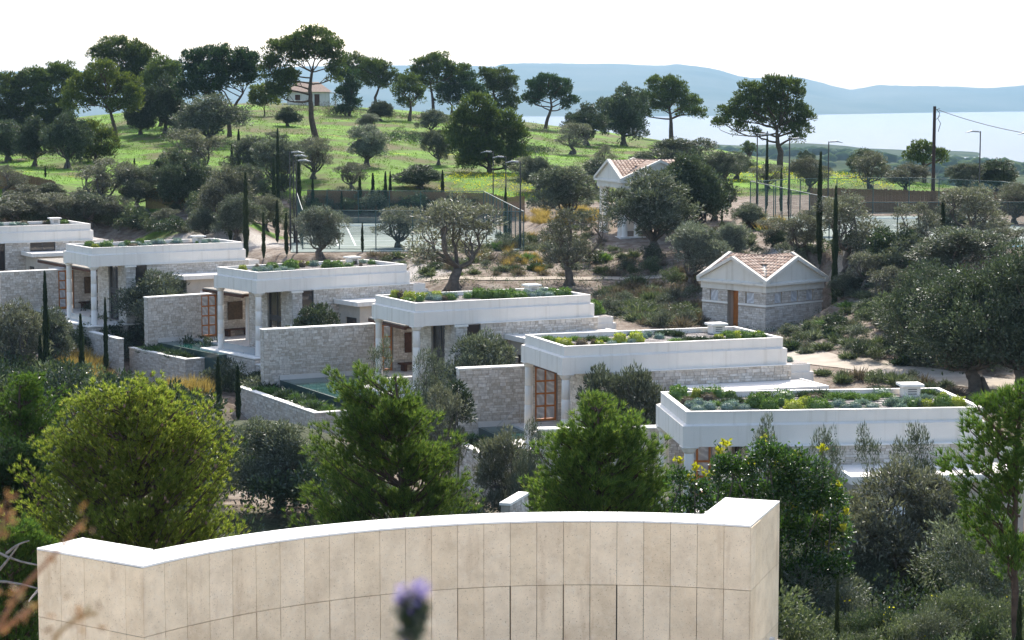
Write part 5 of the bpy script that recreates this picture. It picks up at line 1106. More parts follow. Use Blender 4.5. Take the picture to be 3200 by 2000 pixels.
# --- foreground young pines with long needles
def near_pine(px, Y, top_y, lobes, label, seed, nt, matname='pine_near', droop=0, tuft=.17, bark='bark_pine', Ydepth=.55, tr0=.17):
    r = np.random.default_rng(1500 + seed); b = stand(px, Y); e = empty('young_pine', TR(*b), label, 'tree', 'young pines in the foreground'); top = at(px, top_y, Y) - b; H = top[2]
    LB = []; sc = Y / F_PX
    for (x, y, hw, hh) in lobes: c = at(x, y, Y) - b; LB.append((c[0], r.uniform(-1, 1) * hw * sc * .6, c[2], hw * sc * 1.35, hw * sc * Ydepth * 1.6, hh * sc * 1.25))
    mb = MB(); tr = limb(mb, (0, 0, -.3), (top[0], 0, H * .96), tr0, .03, r, .04, 14, 8); TP, TD = [], []
    area = np.array([l[3] * l[5] for l in LB]); area /= area.sum()
    for lb, w in zip(LB, area):
        c = np.array(lb[:3]); nb = max(4, int(nt * 1.2 * w / 26))
        for _ in range(nb):
            d = rdir(1, r)[0]; d[2] = d[2] * .8 + .1; q = r.uniform(.5, 1.0) ** .5; tip = c + d * q * np.array(lb[3:]); k = min(len(tr) - 1, max(1, int((tip[2] - .7 * math.hypot(tip[0] - top[0] * tip[2] / H, tip[1])) / H * len(tr)))); s = tr[k]
            n = 7; off = np.array([0, 0, -.1 * np.linalg.norm(tip - s)]); P = [s + (tip - s) * t + off * .6 * math.sin(math.pi * t) + r.normal(0, .03, 3) for t in np.linspace(0, 1, n)]
            mb.tube(P[:], [.03 * (1 - .8 * i / (n - 1)) for i in range(n)], 4)
            P = np.array(P); m = 26; ts = r.uniform(.45, 1.0, m) ** .7; ii = np.clip((ts * (n - 1)).astype(int), 0, n - 2); f = (ts * (n - 1) - ii)[:, None]
            Q = P[ii] * (1 - f) + P[ii + 1] * f; side = rdir(m, r) * (.12 + .42 * (1 - ts))[:, None]; TP.append(Q + side); ax = unit(P[-1] - P[-3]); TD.append(unit(ax + side * 2.2 + np.array([0, 0, .55 - droop])))
    TP = np.concatenate(TP); TD = np.concatenate(TD); V, F = needle_tufts(TP, TD, 13, tuft * 1.1, .021, .6, r)
    link('crown', mesh_np('crown', V, F, M[matname]), e); link('trunk', mb.mesh('trunk', M[bark], True), e); return e, TP
near_pine(1235, 58, 1140, [(1090, 1175, 60, 45), (1090, 1240, 85, 55), (1060, 1320, 90, 60), (1235, 1235, 60, 50), (1180, 1300, 95, 60), (1290, 1290, 80, 55), (1040, 1420, 95, 70), (1180, 1410, 120, 80), (1330, 1390, 100, 60), (1380, 1470, 90, 60), (1240, 1510, 140, 80), (1060, 1540, 110, 80), (1400, 1560, 80, 60), (1180, 1620, 160, 60), (1000, 1620, 90, 60)], 'double-topped bright green young pine left of centre above the curved wall', 1, 5600, 'pine_near')
near_pine(1870, 52, 1255, [(1860, 1290, 70, 40), (1840, 1350, 110, 50), (1930, 1330, 70, 50), (1780, 1400, 90, 50), (1900, 1420, 120, 60), (2020, 1420, 60, 60), (1820, 1490, 150, 60), (1990, 1500, 90, 60), (1730, 1520, 80, 50), (2050, 1560, 80, 50), (1880, 1570, 180, 50), (1700, 1580, 70, 40), (2090, 1600, 50, 30)], 'round bright green young pine right of centre above the curved wall', 2, 5000, 'pine_near', tuft=.16)
e, TPs = near_pine(400, 47, 1185, [(400, 1230, 130, 50), (270, 1290, 120, 60), (520, 1280, 110, 60), (640, 1310, 80, 60), (200, 1370, 110, 60), (340, 1370, 130, 70), (480, 1370, 130, 70), (650, 1400, 90, 60), (160, 1470, 100, 60), (310, 1480, 130, 70), (470, 1480, 130, 70), (620, 1490, 110, 50), (100, 1590, 70, 50), (230, 1590, 120, 60), (390, 1600, 140, 70), (560, 1600, 130, 60), (720, 1600, 80, 50), (300, 1680, 150, 50), (500, 1690, 150, 60), (700, 1660, 90, 40)], 'big old pine with cones and yellow-green needles at lower left', 3, 9500, 'pine_yellow', tuft=.11)
cn = MB(); r = np.random.default_rng(8)
for i in r.choice(len(TPs), 260, replace=False):
    c = TPs[i]; 
    if c[1] > .6: continue
    cn.lathe([(0, -.05), (.03, -.03), (.032, .0), (.018, .04), (0, .055)], 6, c - np.array([0, 0, .03]))
cn.obj('pine_cones', plain('cone_brown', (.20, .13, .09), .8), e, kind='stuff')
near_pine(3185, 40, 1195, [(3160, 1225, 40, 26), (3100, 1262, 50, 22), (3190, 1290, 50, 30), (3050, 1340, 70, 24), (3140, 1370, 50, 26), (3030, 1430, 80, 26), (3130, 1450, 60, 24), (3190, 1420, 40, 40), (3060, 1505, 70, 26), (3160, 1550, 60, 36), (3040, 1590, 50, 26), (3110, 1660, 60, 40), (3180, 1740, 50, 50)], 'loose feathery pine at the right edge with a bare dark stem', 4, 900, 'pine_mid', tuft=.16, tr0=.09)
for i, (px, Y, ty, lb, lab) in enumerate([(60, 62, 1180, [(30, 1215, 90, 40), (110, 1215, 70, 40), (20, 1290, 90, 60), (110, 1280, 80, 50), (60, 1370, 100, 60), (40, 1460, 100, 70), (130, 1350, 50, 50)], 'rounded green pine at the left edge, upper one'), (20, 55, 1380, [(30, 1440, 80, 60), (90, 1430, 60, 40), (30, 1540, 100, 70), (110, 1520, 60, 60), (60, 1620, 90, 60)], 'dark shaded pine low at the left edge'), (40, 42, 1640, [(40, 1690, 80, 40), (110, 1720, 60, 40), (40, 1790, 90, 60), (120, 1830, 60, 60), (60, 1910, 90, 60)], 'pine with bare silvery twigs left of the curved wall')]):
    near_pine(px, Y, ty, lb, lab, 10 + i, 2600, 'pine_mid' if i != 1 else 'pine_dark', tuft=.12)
tw = MB(); r = np.random.default_rng(4)
for (a, b) in [((-20, 1815), (140, 1845)), ((-20, 1720), (135, 1768)), ((-10, 1790), (60, 1700)), ((20, 1730), (90, 1690)), ((120, 1845), (90, 1880))]:
    limb(tw, at(*a, 38.6), at(*b, 38.2), .03, .014, r, .04, 8, 5)
o = tw.obj('bare_branch', M['bark_grey']); tag(o, 'bare silvery dead branches beside the left end of the curved wall', 'branch')

# --- carob with yellow tips, oleander
def bush(name, px, Y, lobes, mats, label, seed, leaf=(.11, .07), per=26, dens=60, rc=.2, cat='shrub', mul=3.2, tips=None, stem=True, group=None):
    r = np.random.default_rng(2000 + seed); b = stand(px, Y); e = empty(name, TR(*b), label, cat, group); sc = Y / F_PX; LB = []
    for (x, y, hw, hh) in lobes: c = at(x, y, Y) - b; LB.append((c[0], r.uniform(-1, 1) * hw * sc * .6, c[2], hw * sc, hw * sc * .8, hh * sc))
    C, R, O = lobes_clumps(LB, r, dens * mul, rc); V, F = fill_clumps(C, R, O, per, leaf[0], leaf[1], r, .9, .3)
    link('crown', mesh_np('crown', V, F, M[mats]), e); mb = MB()
    for lb in LB: limb(mb, (r.uniform(-.2, .2), r.uniform(-.2, .2), -.2), lb[:3], .06, .015, r, .2, 7, 5)
    if tips:
        TPp = []
        for (x, y) in tips:
            c = at(x, y, Y) - b; c[1] += r.uniform(-.3, .3); limb(mb, c - np.array([r.uniform(-.1, .1), 0, 1.2]), c, .02, .008, r, .1, 4, 4)
            V1, F1 = leaf_quads(c + r.normal(0, .045, (26, 3)), unit(rdir(26, r) + np.array([0, 0, 1.0])), .12, .06, r); TPp.append((V1, F1))
            q = c - np.array([0, 0, .45]); V2, F2 = leaf_quads(q + r.normal(0, 1, (60, 3)) * np.array([.1, .1, .28]), unit(rdir(60, r) + np.array([0, 0, .5])), .12, .07, r)
            link('shoot', mesh_np('shoot', V2, F2, M[mats]), e, kind='stuff')
        V, Fs = join(TPp); link('young_leaves', mesh_np('young_leaves', V, Fs, M['carob_tip']), e)
    link('stem', mb.mesh('stem', M['bark'], True), e); return e
bush('carob_tree', 2380, 47, [(2290, 1480, 70, 60), (2400, 1430, 70, 60), (2500, 1480, 90, 70), (2330, 1560, 90, 60), (2460, 1560, 110, 80), (2570, 1560, 80, 70), (2600, 1660, 60, 60), (2480, 1680, 120, 80), (2540, 1780, 110, 70), (2450, 1800, 70, 60)], 'carob', 'dark glossy carob tree with yellow shoots beside the right end of the curved wall', 1,
     cat='tree', tips=[(2268, 1385), (2390, 1380), (2350, 1450), (2430, 1450), (2570, 1405), (2492, 1430), (2620, 1520), (2600, 1570), (2630, 1650), (2590, 1710), (2250, 1420), (2470, 1520), (2560, 1620), (2480, 1590), (2640, 1600)], per=30, dens=75, leaf=(.085, .055), rc=.17)
bush('carob_tree', 2130, 50, [(2130, 1510, 40, 40), (2190, 1540, 50, 40), (2150, 1590, 60, 40), (2240, 1580, 50, 40)], 'carob', 'small carob with yellow shoots just above the right pier of the curved wall', 2, cat='tree', tips=[(2122, 1448), (2170, 1460), (2205, 1485), (2160, 1500), (2230, 1480)], per=26, leaf=(.085, .055), rc=.15)
bush('oleander', 1435, 97, [(1425, 1220, 30, 25), (1410, 1260, 35, 35), (1450, 1260, 28, 35), (1430, 1310, 50, 35)], 'shrub_dark', 'dark upright oleander at the left end of the second villa garden wall', 3, leaf=(.2, .05), dens=40, rc=.22)

# --- cypresses
def cyp_mesh(seed, bend=0):
    r = np.random.default_rng(seed); n = 2600; h = r.uniform(.03, 1, n) ** .85; prof = np.interp(h, [0, .06, .25, .6, .85, 1], [.25, .75, 1.0, .8, .42, .04]); prof = prof * (1 + .18 * np.sin(h * 23 + seed) + .1 * np.sin(h * 51))
    a = r.uniform(0, 6.283, n); q = r.uniform(.6, 1.05, n); P = np.stack([np.cos(a) * prof * q * .5 + bend * np.sin(h * 2.6) , np.sin(a) * prof * q * .5, h * 8], -1)
    D = unit(np.stack([np.cos(a) * .4, np.sin(a) * .4, np.full(n, 1.0)], -1) + rdir(n, r) * .28); V, F = leaf_quads(P, D, .42, .13, r)
    inner = MB(); inner.lathe([(.3, .25), (.38, 1.6), (.36, 3.6), (.24, 5.6), (.1, 7.2), (0, 7.8)], 8)
    if bend: inner.V = [np.stack([v[:, 0] + bend * np.sin(v[:, 2] / 8 * 2.6), v[:, 1], v[:, 2]], -1) for v in inner.V]
    V2 = np.concatenate(inner.V); F2 = np.concatenate(inner.Q) + len(V)
    t = MB().lathe([(.12, -.5), (.09, .6), (0, .7)], 7)
    return mesh_np('crown', np.concatenate([V, V2]), np.concatenate([F, F2]), M['cypress']), t.mesh('trunk', M['bark'], True)
CYM = [cyp_mesh(1), cyp_mesh(2), cyp_mesh(3, .25), cyp_mesh(4, -.3)]
CYP = [(148, 862, 1172, 30, 124, 0, 'tallest of the near cypresses at left, before the fifth villa'), (255, 990, 1188, 28, 122, 3, 'slim cypress right of the tallest near one'), (333, 940, 1080, 22, 130, 1, 'thin cypress rising in front of the fifth villa column'), (128, 1055, 1175, 26, 123, 2, 'leaning short cypress beside the tallest near one'),
 (684, 1123, 1272, 30, 119, 1, 'short cypress below the fourth villa podium, left of two'), (745, 1148, 1335, 26, 113, 0, 'brownish cypress below the fourth villa podium, right of two'),
 (770, 548, 815, 26, 0, 0, 'tallest thin cypress left of the round court-side olive'), (720, 680, 755, 18, 0, 1, 'short cypress behind the fifth villa roof'), (824, 668, 812, 18, 0, 2, 'cypress between two olives behind the fifth villa'), (897, 670, 802, 20, 0, 3, 'bent cypress behind the fifth villa, nearest the court'),
 (870, 410, 660, 18, 0, 0, 'very tall thin cypress left of the clustered floodlights'), (935, 495, 705, 24, 0, 1, 'dark cypress just right of the clustered floodlights'), (857, 500, 720, 20, 0, 0, 'cypress in front of the very tall thin one'), (867, 630, 760, 20, 0, 1, 'lower cypress before the clustered floodlights'),
 (747, 408, 536, 18, 0, 0, 'pointed cypress on the grass, right of a pair'), (725, 455, 536, 16, 0, 1, 'pointed cypress on the grass, left of a pair'), (305, 405, 500, 14, 0, 0, 'thin cypress before the bright young pine at left'), (637, 505, 628, 18, 0, 1, 'cypress at the right end of the left reed screen'), (715, 580, 640, 12, 0, 1, 'small cypress left of the thin grey olives'),
 (420, 495, 520, 10, 0, 0, 'tiny cypress on the grass above the smoky olives'), (670, 530, 570, 10, 0, 1, 'tiny cypress above the left reed screen end'), (142, 520, 555, 10, 0, 0, 'tiny cypress by the left hill olives'), (978, 560, 665, 16, 0, 1, 'cypress at the far left corner of the left court'),
 (1125, 553, 672, 20, 0, 0, 'cypress behind the left court, first of five from the left'), (1166, 545, 670, 20, 0, 1, 'cypress behind the left court, second of five'), (1205, 540, 660, 18, 0, 0, 'cypress behind the left court, third of five'), (1220, 540, 655, 16, 0, 1, 'cypress behind the left court, fourth of five'), (1383, 535, 645, 18, 0, 0, 'cypress behind the left court, rightmost of five'),
 (1068, 600, 680, 14, 0, 1, 'low cypress behind the left court near its corner'), (1185, 595, 670, 12, 0, 1, 'low cypress between the five behind the left court'), (1327, 590, 660, 12, 0, 1, 'low cypress under the fig-like tree'), (1133, 700, 790, 14, 0, 3, 'tiny wavy cypress on the edge of the left court'),
 (1580, 590, 740, 18, 0, 0, 'cypress at the right corner of the left court'), (1592, 650, 748, 12, 0, 1, 'small cypress hugging the right corner of the left court'), (1528, 650, 735, 10, 0, 1, 'thin short cypress by the left court fence'),
 (2395, 420, 660, 16, 0, 0, 'cypress standing before the largest right-hand pine trunk'), (2440, 530, 665, 14, 0, 1, 'cypress at the back of the right court, left one'), (2463, 525, 660, 12, 0, 3, 'cypress at the back of the right court beside a floodlight'),
 (2562, 488, 860, 28, 143, 2, 'tall thick cypress behind the small stone pavilion, left of the pair'), (2606, 598, 975, 30, 139, 0, 'tall thick cypress beside the small stone pavilion, right of the pair'), (2636, 870, 975, 20, 138, 1, 'low cypress stump beside the thick pair'),
 (2944, 608, 768, 22, 141, 1, 'cypress in front of the right tennis court surface'), (2285, 722, 795, 18, 0, 2, 'short leaning cypress above the small stone pavilion roof'), (2256, 615, 705, 10, 0, 1, 'thin small cypress left of the right court'), (3134, 518, 615, 12, 0, 0, 'thin cypress at the far right before the dark broad tree'), (3060, 640, 768, 16, 0, 1, 'small cypress before the court at right'),
 (2432, 1760, 1980, 36, 42, 0, 'dark short cypress against the right pier of the curved wall'), (2612, 1815, 1990, 26, 41, 1, 'narrow yellowish cypress under the carob'), (3178, 1880, 2040, 40, 38, 0, 'cypress tip at the bottom right corner')]
for px, ty, by, wp, Y, mi, lab in CYP:
    p = ground(px, by) if not Y else stand(px, Y)
    if p is None: p = stand(px, 300)
    H = at(px, ty, p[1])[2] - p[2]; w = wp / F_PX * p[1]
    e = empty('cypress', Matrix.Translation(p) @ Matrix.Rotation(px * .7, 4, 'Z') @ Matrix.Diagonal((w * .56, w * .56, H / 8, 1)), lab, 'cypress', 'slender cypresses'); link('crown', CYM[mi][0], e); link('trunk', CYM[mi][1], e)

# --- cushion shrubs on the roofs
def cushion(seed, mat, n=900, L=.09, W=.022, flat=.72, bumpy=.12):
    r = np.random.default_rng(seed); d = rdir(n, r); d[:, 2] = np.abs(d[:, 2]); k = 1 + bumpy * (np.sin(d[:, 0] * 7 + seed) * np.sin(d[:, 1] * 8) + .5 * np.sin(d[:, 2] * 11)); P = d * (.5 * k * r.uniform(.78, 1.0, n))[:, None] * np.array([1, 1, flat * 1.6])
    V, F = leaf_quads(P, unit(d + rdir(n, r) * .35 + np.array([0, 0, .25])), L * r.uniform(.6, 1.3, n), W * 2, r)
    c = MB(); c.lathe([(.40, 0), (.43, .18), (.36, .40), (.2, .55), (0, .6)], 9); V2 = np.concatenate(c.V) * np.array([1, 1, flat * 1.15]); F2 = np.concatenate(c.Q) + len(V)
    return mesh_np('cushion', np.concatenate([V, V2]), np.concatenate([F, F2]), M[mat])
def spiky(seed, mat, n=420, L=.5, W=.03, spread=.9):
    r = np.random.default_rng(seed); P = r.normal(0, .12, (n, 3)) * np.array([1, 1, .2]) + np.array([0, 0, .02]); P += rdir(n, r) * np.array([.28, .28, .22]) * r.uniform(0, 1, (n, 1)); P[:, 2] = np.abs(P[:, 2])
    D = unit(P * np.array([2.2, 2.2, .5]) * spread + np.array([0, 0, .5]) + rdir(n, r) * .35); V, F = leaf_quads(P, D, L * r.uniform(.3, 1, n), W, r); return mesh_np('shrub', V, F, M[mat])
CU = {'blue': [cushion(1, 'cush_blue'), cushion(2, 'cush_blue', 800, bumpy=.18)], 'green': [cushion(3, 'cush_green', 1000, .10, .024, .8), cushion(4, 'cush_green', 1000, .11, .024, .7, .25)],
      'yellow': [cushion(5, 'cush_yellow', 900, .10, .03, .78, .2), cushion(6, 'cush_green', 500, .1, .03, .8, .3)], 'brown': [cushion(7, 'cush_brown', 600, .12, .02, .7, .25)], 'rosemary': [spiky(8, 'cush_green', 1500, .22, .022), spiky(9, 'shrub_dark', 1500, .22, .022)], 'sage': [spiky(11, 'cush_blue', 1100, .2, .035), ]}
CW = {'blue': 'blue-grey cushion shrub', 'green': 'rounded green shrub', 'yellow': 'yellow-green rounded shrub', 'brown': 'dry brownish shrub', 'rosemary': 'dark spreading rosemary', 'sage': 'pale grey-leaved sage bush'}
RV = {5: 'on the nearest villa roof', 4: 'on the second nearest villa roof', 3: 'on the middle villa roof', 2: 'on the fourth villa roof', 1: 'on the fifth villa roof', 0: 'on the leftmost villa roof'}
def roofshrub(k, px, py, w, h, col):
    """px, py: bottom centre in the picture"""
    X, Y, Z, t = VP[k][:4]; r_ = ray(px, py); z = Z - HF + 5.12; s = z / r_[2]; p = r_ * s; dx, dy = p[0] - X, p[1] - Y
    u = dx * math.cos(t) + dy * math.sin(t); v = -dx * math.sin(t) + dy * math.cos(t); ww = w / F_PX * p[1]; u = min(max(u, .25 + ww * .35), VP[k][4] - .25 - ww * .35); v = min(max(v, .25 + ww * .3), VP[k][5] - .25 - ww * .3)
    q = vloc(k, u, v, 5.125); hh = h / F_PX * p[1] + .06; ww *= 1.05; r = random.Random(int(px * 13 + py)); meshes = CU[col]
    nat = {'rosemary': (.95, .55), 'sage': (.95, .5)}.get(col, (1.0, .62)); m = Matrix.Translation(q) @ Matrix.Rotation(r.uniform(0, 6.28), 4, 'Z') @ Matrix.Diagonal((ww / nat[0], ww / nat[0], hh / nat[1], 1))
    return link('cushion_shrub', r.choice(meshes), None, m, CW[col] + ' ' + RV[k], 'shrub', 'shrubs ' + RV[k])
z6 = lambda x, y: (2000 + x / 2.016, 750 + y / 2.016)
Z4 = lambda x, y: (1560 + x / 2.42, 980 + y / 2.42)
Z3 = lambda x, y: (1080 + x / 3.0237, 860 + y / 3.0237)
Z2 = lambda x, y: (560 + x / 3.4357, 780 + y / 3.4357)
Z1 = lambda x, y: (x / 3.4357, 680 + y / 3.4357)
def rows(k, fn, sc, L):
    for x, y, w, h, c in L: roofshrub(k, *fn(x, y), w / sc, h / sc, c)
rows(5, z6, 2.016, [(240, 1000, 130, 75, 'green'), (325, 975, 60, 55, 'yellow'), (405, 985, 105, 65, 'yellow'), (490, 940, 70, 35, 'green'), (487, 995, 80, 60, 'yellow'), (300, 1035, 80, 40, 'brown'), (270, 1030, 50, 30, 'yellow'), (430, 1010, 90, 40, 'brown'), (315, 1060, 85, 42, 'blue'), (365, 1040, 80, 38, 'blue'), (437, 1068, 90, 48, 'blue'),
 (365, 1078, 90, 34, 'blue'), (550, 1070, 95, 45, 'blue'), (590, 1060, 80, 48, 'blue'), (650, 1070, 92, 32, 'blue'), (545, 1040, 130, 70, 'rosemary'), (610, 1025, 120, 60, 'rosemary'), (480, 1045, 90, 50, 'rosemary'), (725, 1055, 125, 80, 'green'), (790, 1010, 90, 50, 'green'), (815, 1072, 115, 65, 'green'), (890, 1050, 80, 55, 'yellow'), (905, 1015, 130, 60, 'yellow'), (970, 1070, 120, 55, 'yellow'),
 (1040, 1045, 80, 50, 'yellow'), (1118, 1070, 135, 72, 'green'), (1195, 1062, 50, 35, 'blue'), (1250, 1050, 90, 45, 'blue'), (1295, 1065, 75, 28, 'blue'), (1360, 1062, 80, 40, 'blue'), (1465, 1060, 90, 28, 'blue'), (1020, 975, 150, 65, 'rosemary'), (1130, 985, 160, 80, 'rosemary'), (1240, 1005, 170, 80, 'rosemary'), (1330, 1000, 150, 70, 'rosemary'), (1440, 1010, 140, 70, 'rosemary'), (1540, 990, 120, 50, 'rosemary'),
 (1500, 970, 120, 40, 'blue'), (1660, 950, 130, 50, 'rosemary'), (1760, 960, 150, 60, 'rosemary'), (1860, 965, 140, 60, 'rosemary'), (1600, 1050, 130, 95, 'sage'), (1690, 1040, 140, 90, 'sage'), (1760, 1055, 100, 90, 'sage'), (1800, 1010, 110, 60, 'sage'), (1400, 1035, 110, 50, 'sage'), (1640, 1060, 90, 45, 'sage'), (1720, 1058, 70, 45, 'yellow'), (1805, 1058, 80, 45, 'yellow'),
 (1905, 1060, 120, 70, 'green'), (1990, 1005, 50, 40, 'yellow'), (2030, 1055, 95, 60, 'yellow'), (780, 1000, 90, 35, 'brown'), (1100, 1010, 90, 35, 'brown')])
rows(4, Z4, 2.42, [(370, 205, 130, 60, 'rosemary'), (485, 245, 130, 55, 'yellow'), (440, 215, 100, 55, 'rosemary'), (570, 205, 120, 55, 'rosemary'), (620, 245, 90, 50, 'brown'), (700, 205, 130, 60, 'rosemary'), (790, 210, 130, 60, 'rosemary'), (750, 240, 90, 30, 'yellow'), (715, 240, 50, 40, 'brown'), (850, 238, 80, 30, 'blue'), (910, 220, 100, 65, 'yellow'), (960, 155, 70, 30, 'blue'), (1000, 230, 70, 35, 'blue'), (950, 240, 60, 18, 'blue'),
 (1035, 215, 110, 70, 'yellow'), (1095, 190, 55, 35, 'blue'), (1125, 178, 65, 40, 'blue'), (1210, 190, 80, 38, 'blue'), (1190, 150, 150, 60, 'rosemary'), (1290, 165, 130, 70, 'rosemary'), (1350, 175, 120, 80, 'rosemary'), (1340, 215, 130, 45, 'rosemary'), (1430, 210, 150, 60, 'rosemary'), (1530, 208, 150, 60, 'rosemary'), (1630, 205, 130, 45, 'rosemary'), (1660, 200, 80, 35, 'yellow'), (1570, 135, 60, 30, 'blue'),
 (1725, 165, 110, 60, 'rosemary'), (1750, 200, 75, 48, 'green'), (1800, 195, 55, 55, 'yellow'), (1880, 193, 105, 55, 'green'), (1950, 190, 60, 50, 'yellow'), (2025, 190, 110, 50, 'green'), (1850, 150, 110, 35, 'rosemary')])
rows(3, Z3, 3.0237, [(390, 208, 90, 72, 'yellow'), (450, 215, 60, 60, 'yellow'), (515, 225, 70, 75, 'brown'), (600, 232, 120, 70, 'yellow'), (580, 185, 120, 40, 'yellow'), (595, 250, 100, 28, 'green'), (700, 250, 80, 60, 'yellow'), (695, 175, 110, 45, 'yellow'), (770, 205, 90, 50, 'blue'), (800, 235, 100, 50, 'blue'), (870, 240, 100, 50, 'blue'), (830, 185, 60, 30, 'blue'), (930, 240, 70, 40, 'brown'), (990, 235, 100, 48, 'green'), (970, 200, 70, 35, 'blue'), (1030, 215, 70, 45, 'blue'),
 (1150, 220, 80, 50, 'yellow'), (1260, 215, 130, 90, 'green'), (1350, 225, 130, 80, 'green'), (1440, 228, 130, 90, 'green'), (1510, 225, 120, 90, 'green'), (1570, 195, 100, 60, 'green'), (1640, 215, 140, 60, 'green'), (1700, 180, 80, 40, 'blue'), (1760, 210, 110, 50, 'blue'), (1830, 205, 100, 65, 'blue'), (1820, 145, 80, 40, 'blue'), (1915, 205, 110, 48, 'blue'), (1975, 195, 50, 40, 'yellow'), (2095, 195, 130, 75, 'green'), (2130, 165, 90, 50, 'green'), (2190, 190, 70, 55, 'yellow'), (2230, 185, 60, 30, 'yellow')])
rows(2, Z2, 3.4357, [(680, 225, 90, 50, 'yellow'), (755, 195, 50, 45, 'brown'), (815, 248, 90, 58, 'blue'), (860, 228, 70, 40, 'blue'), (930, 245, 110, 58, 'blue'), (980, 225, 70, 50, 'blue'), (1060, 238, 90, 35, 'blue'), (1120, 228, 110, 45, 'blue'), (1205, 232, 90, 30, 'blue'), (960, 195, 130, 55, 'green'), (1060, 175, 120, 60, 'green'), (980, 150, 140, 50, 'yellow'), (1205, 205, 150, 85, 'green'), (1320, 190, 85, 60, 'brown'), (1370, 175, 50, 40, 'yellow'), (1448, 180, 100, 60, 'blue'),
 (1590, 200, 120, 75, 'green'), (1690, 200, 140, 70, 'green'), (1820, 190, 120, 45, 'yellow'), (1740, 125, 50, 20, 'blue'), (1810, 140, 60, 30, 'blue'), (1880, 160, 60, 40, 'brown'), (1965, 150, 80, 40, 'blue'), (1950, 185, 40, 35, 'brown'), (2140, 155, 80, 40, 'yellow'), (1850, 145, 60, 30, 'yellow')])
rows(1, Z1, 3.4357, [(860, 268, 120, 30, 'blue'), (960, 318, 110, 55, 'green'), (1020, 325, 80, 35, 'yellow'), (1060, 290, 80, 40, 'yellow'), (1100, 315, 60, 45, 'green'), (1165, 318, 100, 60, 'yellow'), (1310, 318, 80, 45, 'blue'), (1300, 285, 80, 40, 'green'), (1430, 312, 100, 30, 'brown'), (1480, 305, 85, 45, 'blue'), (1560, 308, 90, 32, 'blue'), (1590, 275, 95, 42, 'blue'), (1600, 302, 70, 35, 'blue'), (1405, 275, 90, 55, 'green'), (1700, 280, 120, 52, 'blue'), (1830, 265, 110, 50, 'blue'), (1160, 250, 60, 22, 'blue'),
 (2115, 280, 40, 22, 'yellow'), (2200, 278, 75, 40, 'blue'), (2240, 262, 50, 30, 'blue'), (2318, 275, 85, 42, 'blue')])
rows(0, Z1, 3.4357, [(15, 90, 50, 35, 'blue'), (120, 55, 80, 42, 'brown'), (140, 85, 85, 30, 'blue'), (190, 80, 55, 30, 'blue'), (255, 82, 80, 22, 'blue'), (345, 48, 45, 32, 'brown'), (400, 48, 70, 35, 'brown'), (485, 62, 60, 35, 'green'), (530, 60, 60, 28, 'yellow'), (555, 38, 50, 30, 'brown'), (625, 42, 45, 25, 'brown'), (690, 62, 100, 32, 'green')])
for k, (u, v, w) in {4: (12.1, 1.0, .5), 3: (12.2, 1.6, 1.5)}.items():
    q = vloc(k, u, v, 4.02); link('cushion_shrub', CU['green' if k == 3 else 'blue'][0], None, TR(*q, 0, (w, w, w * .9)), 'rounded shrub in the stepped corner planter of the ' + VN[k] + ' villa', 'shrub')

# --- planter plants, garden shrubs, golden grasses
SH = {'green': [spiky(31, 'shrub', 520, .55, .05), spiky(32, 'shrub', 420, .6, .05, 1.2)], 'dark': [spiky(33, 'shrub_dark', 700, .45, .06), spiky(34, 'cush_green', 600, .5, .05)], 'grey': [spiky(35, 'olive', 520, .45, .05), spiky(36, 'olive_brown', 380, .5, .04)], 'dry': [spiky(37, 'cush_brown', 320, .5, .03)]}
def leafy(seed, mat, lf=(.12, .06), per=26, dn=60):
    r = np.random.default_rng(seed); lobes = [(r.uniform(-.5, .5), r.uniform(-.5, .5), r.uniform(.4, 1.0), .5, .5, .42) for _ in range(6)]; C, R, O = lobes_clumps(lobes, r, dn, .2); V, F = fill_clumps(C, R, O, per, lf[0], lf[1], r); return mesh_np('bush', V, F, M[mat])
BU = {'green': leafy(51, 'shrub'), 'dark': leafy(52, 'shrub_dark'), 'grey': leafy(53, 'olive')}
BUF = {'green': leafy(54, 'shrub', (.06, .028), 60, 90), 'dark': leafy(55, 'shrub_dark', (.065, .03), 60, 90), 'grey': leafy(56, 'olive', (.065, .022), 60, 90)}
for k in (1, 2, 3, 4, 5):
    r = random.Random(60 + k); pu, e_ = PLANT[k], EDGE[k]; vv = {1: (3, 12.5), 2: (5.6, 12.2), 3: (1.2, 12), 4: (6, 10.5), 5: (4, 10.5)}[k]; n = 9 if k != 3 else 13
    for i in range(n):
        u = r.uniform(pu + .7, e_ - .3); v = vv[0] + (vv[1] - vv[0]) * (i + .5) / n; q = vloc(k, u, v, -.75); s = r.uniform(.9, 1.5)
        link('planter_shrub', r.choice(SH['dark']), None, TR(*q, r.uniform(0, 6), (s, s, s * .9)), f'dark green trailing shrub in the planter beside the {VN[k]} villa pool', 'shrub', 'planter shrubs')
def inpoly(x, y, P):
    c = False; j = len(P) - 1
    for i in range(len(P)):
        if (P[i][1] > y) != (P[j][1] > y) and x < (P[j][0] - P[i][0]) * (y - P[i][1]) / (P[j][1] - P[i][1]) + P[i][0]: c = not c
        j = i
    return c
def scatter(poly, n, seed, mind=0):
    r = random.Random(seed); xs = [p[0] for p in poly]; ys = [p[1] for p in poly]; out = []; tries = 0
    while len(out) < n and tries < n * 40:
        tries += 1; x = r.uniform(min(xs), max(xs)); y = r.uniform(min(ys), max(ys))
        if not inpoly(x, y, poly): continue
        g = ground(x, y)
        if g is None: continue
        if mind and any((g[0] - o[0]) ** 2 + (g[1] - o[1]) ** 2 < mind * mind for o in out): continue
        out.append((g[0], g[1], g[2], x, y))
    return out
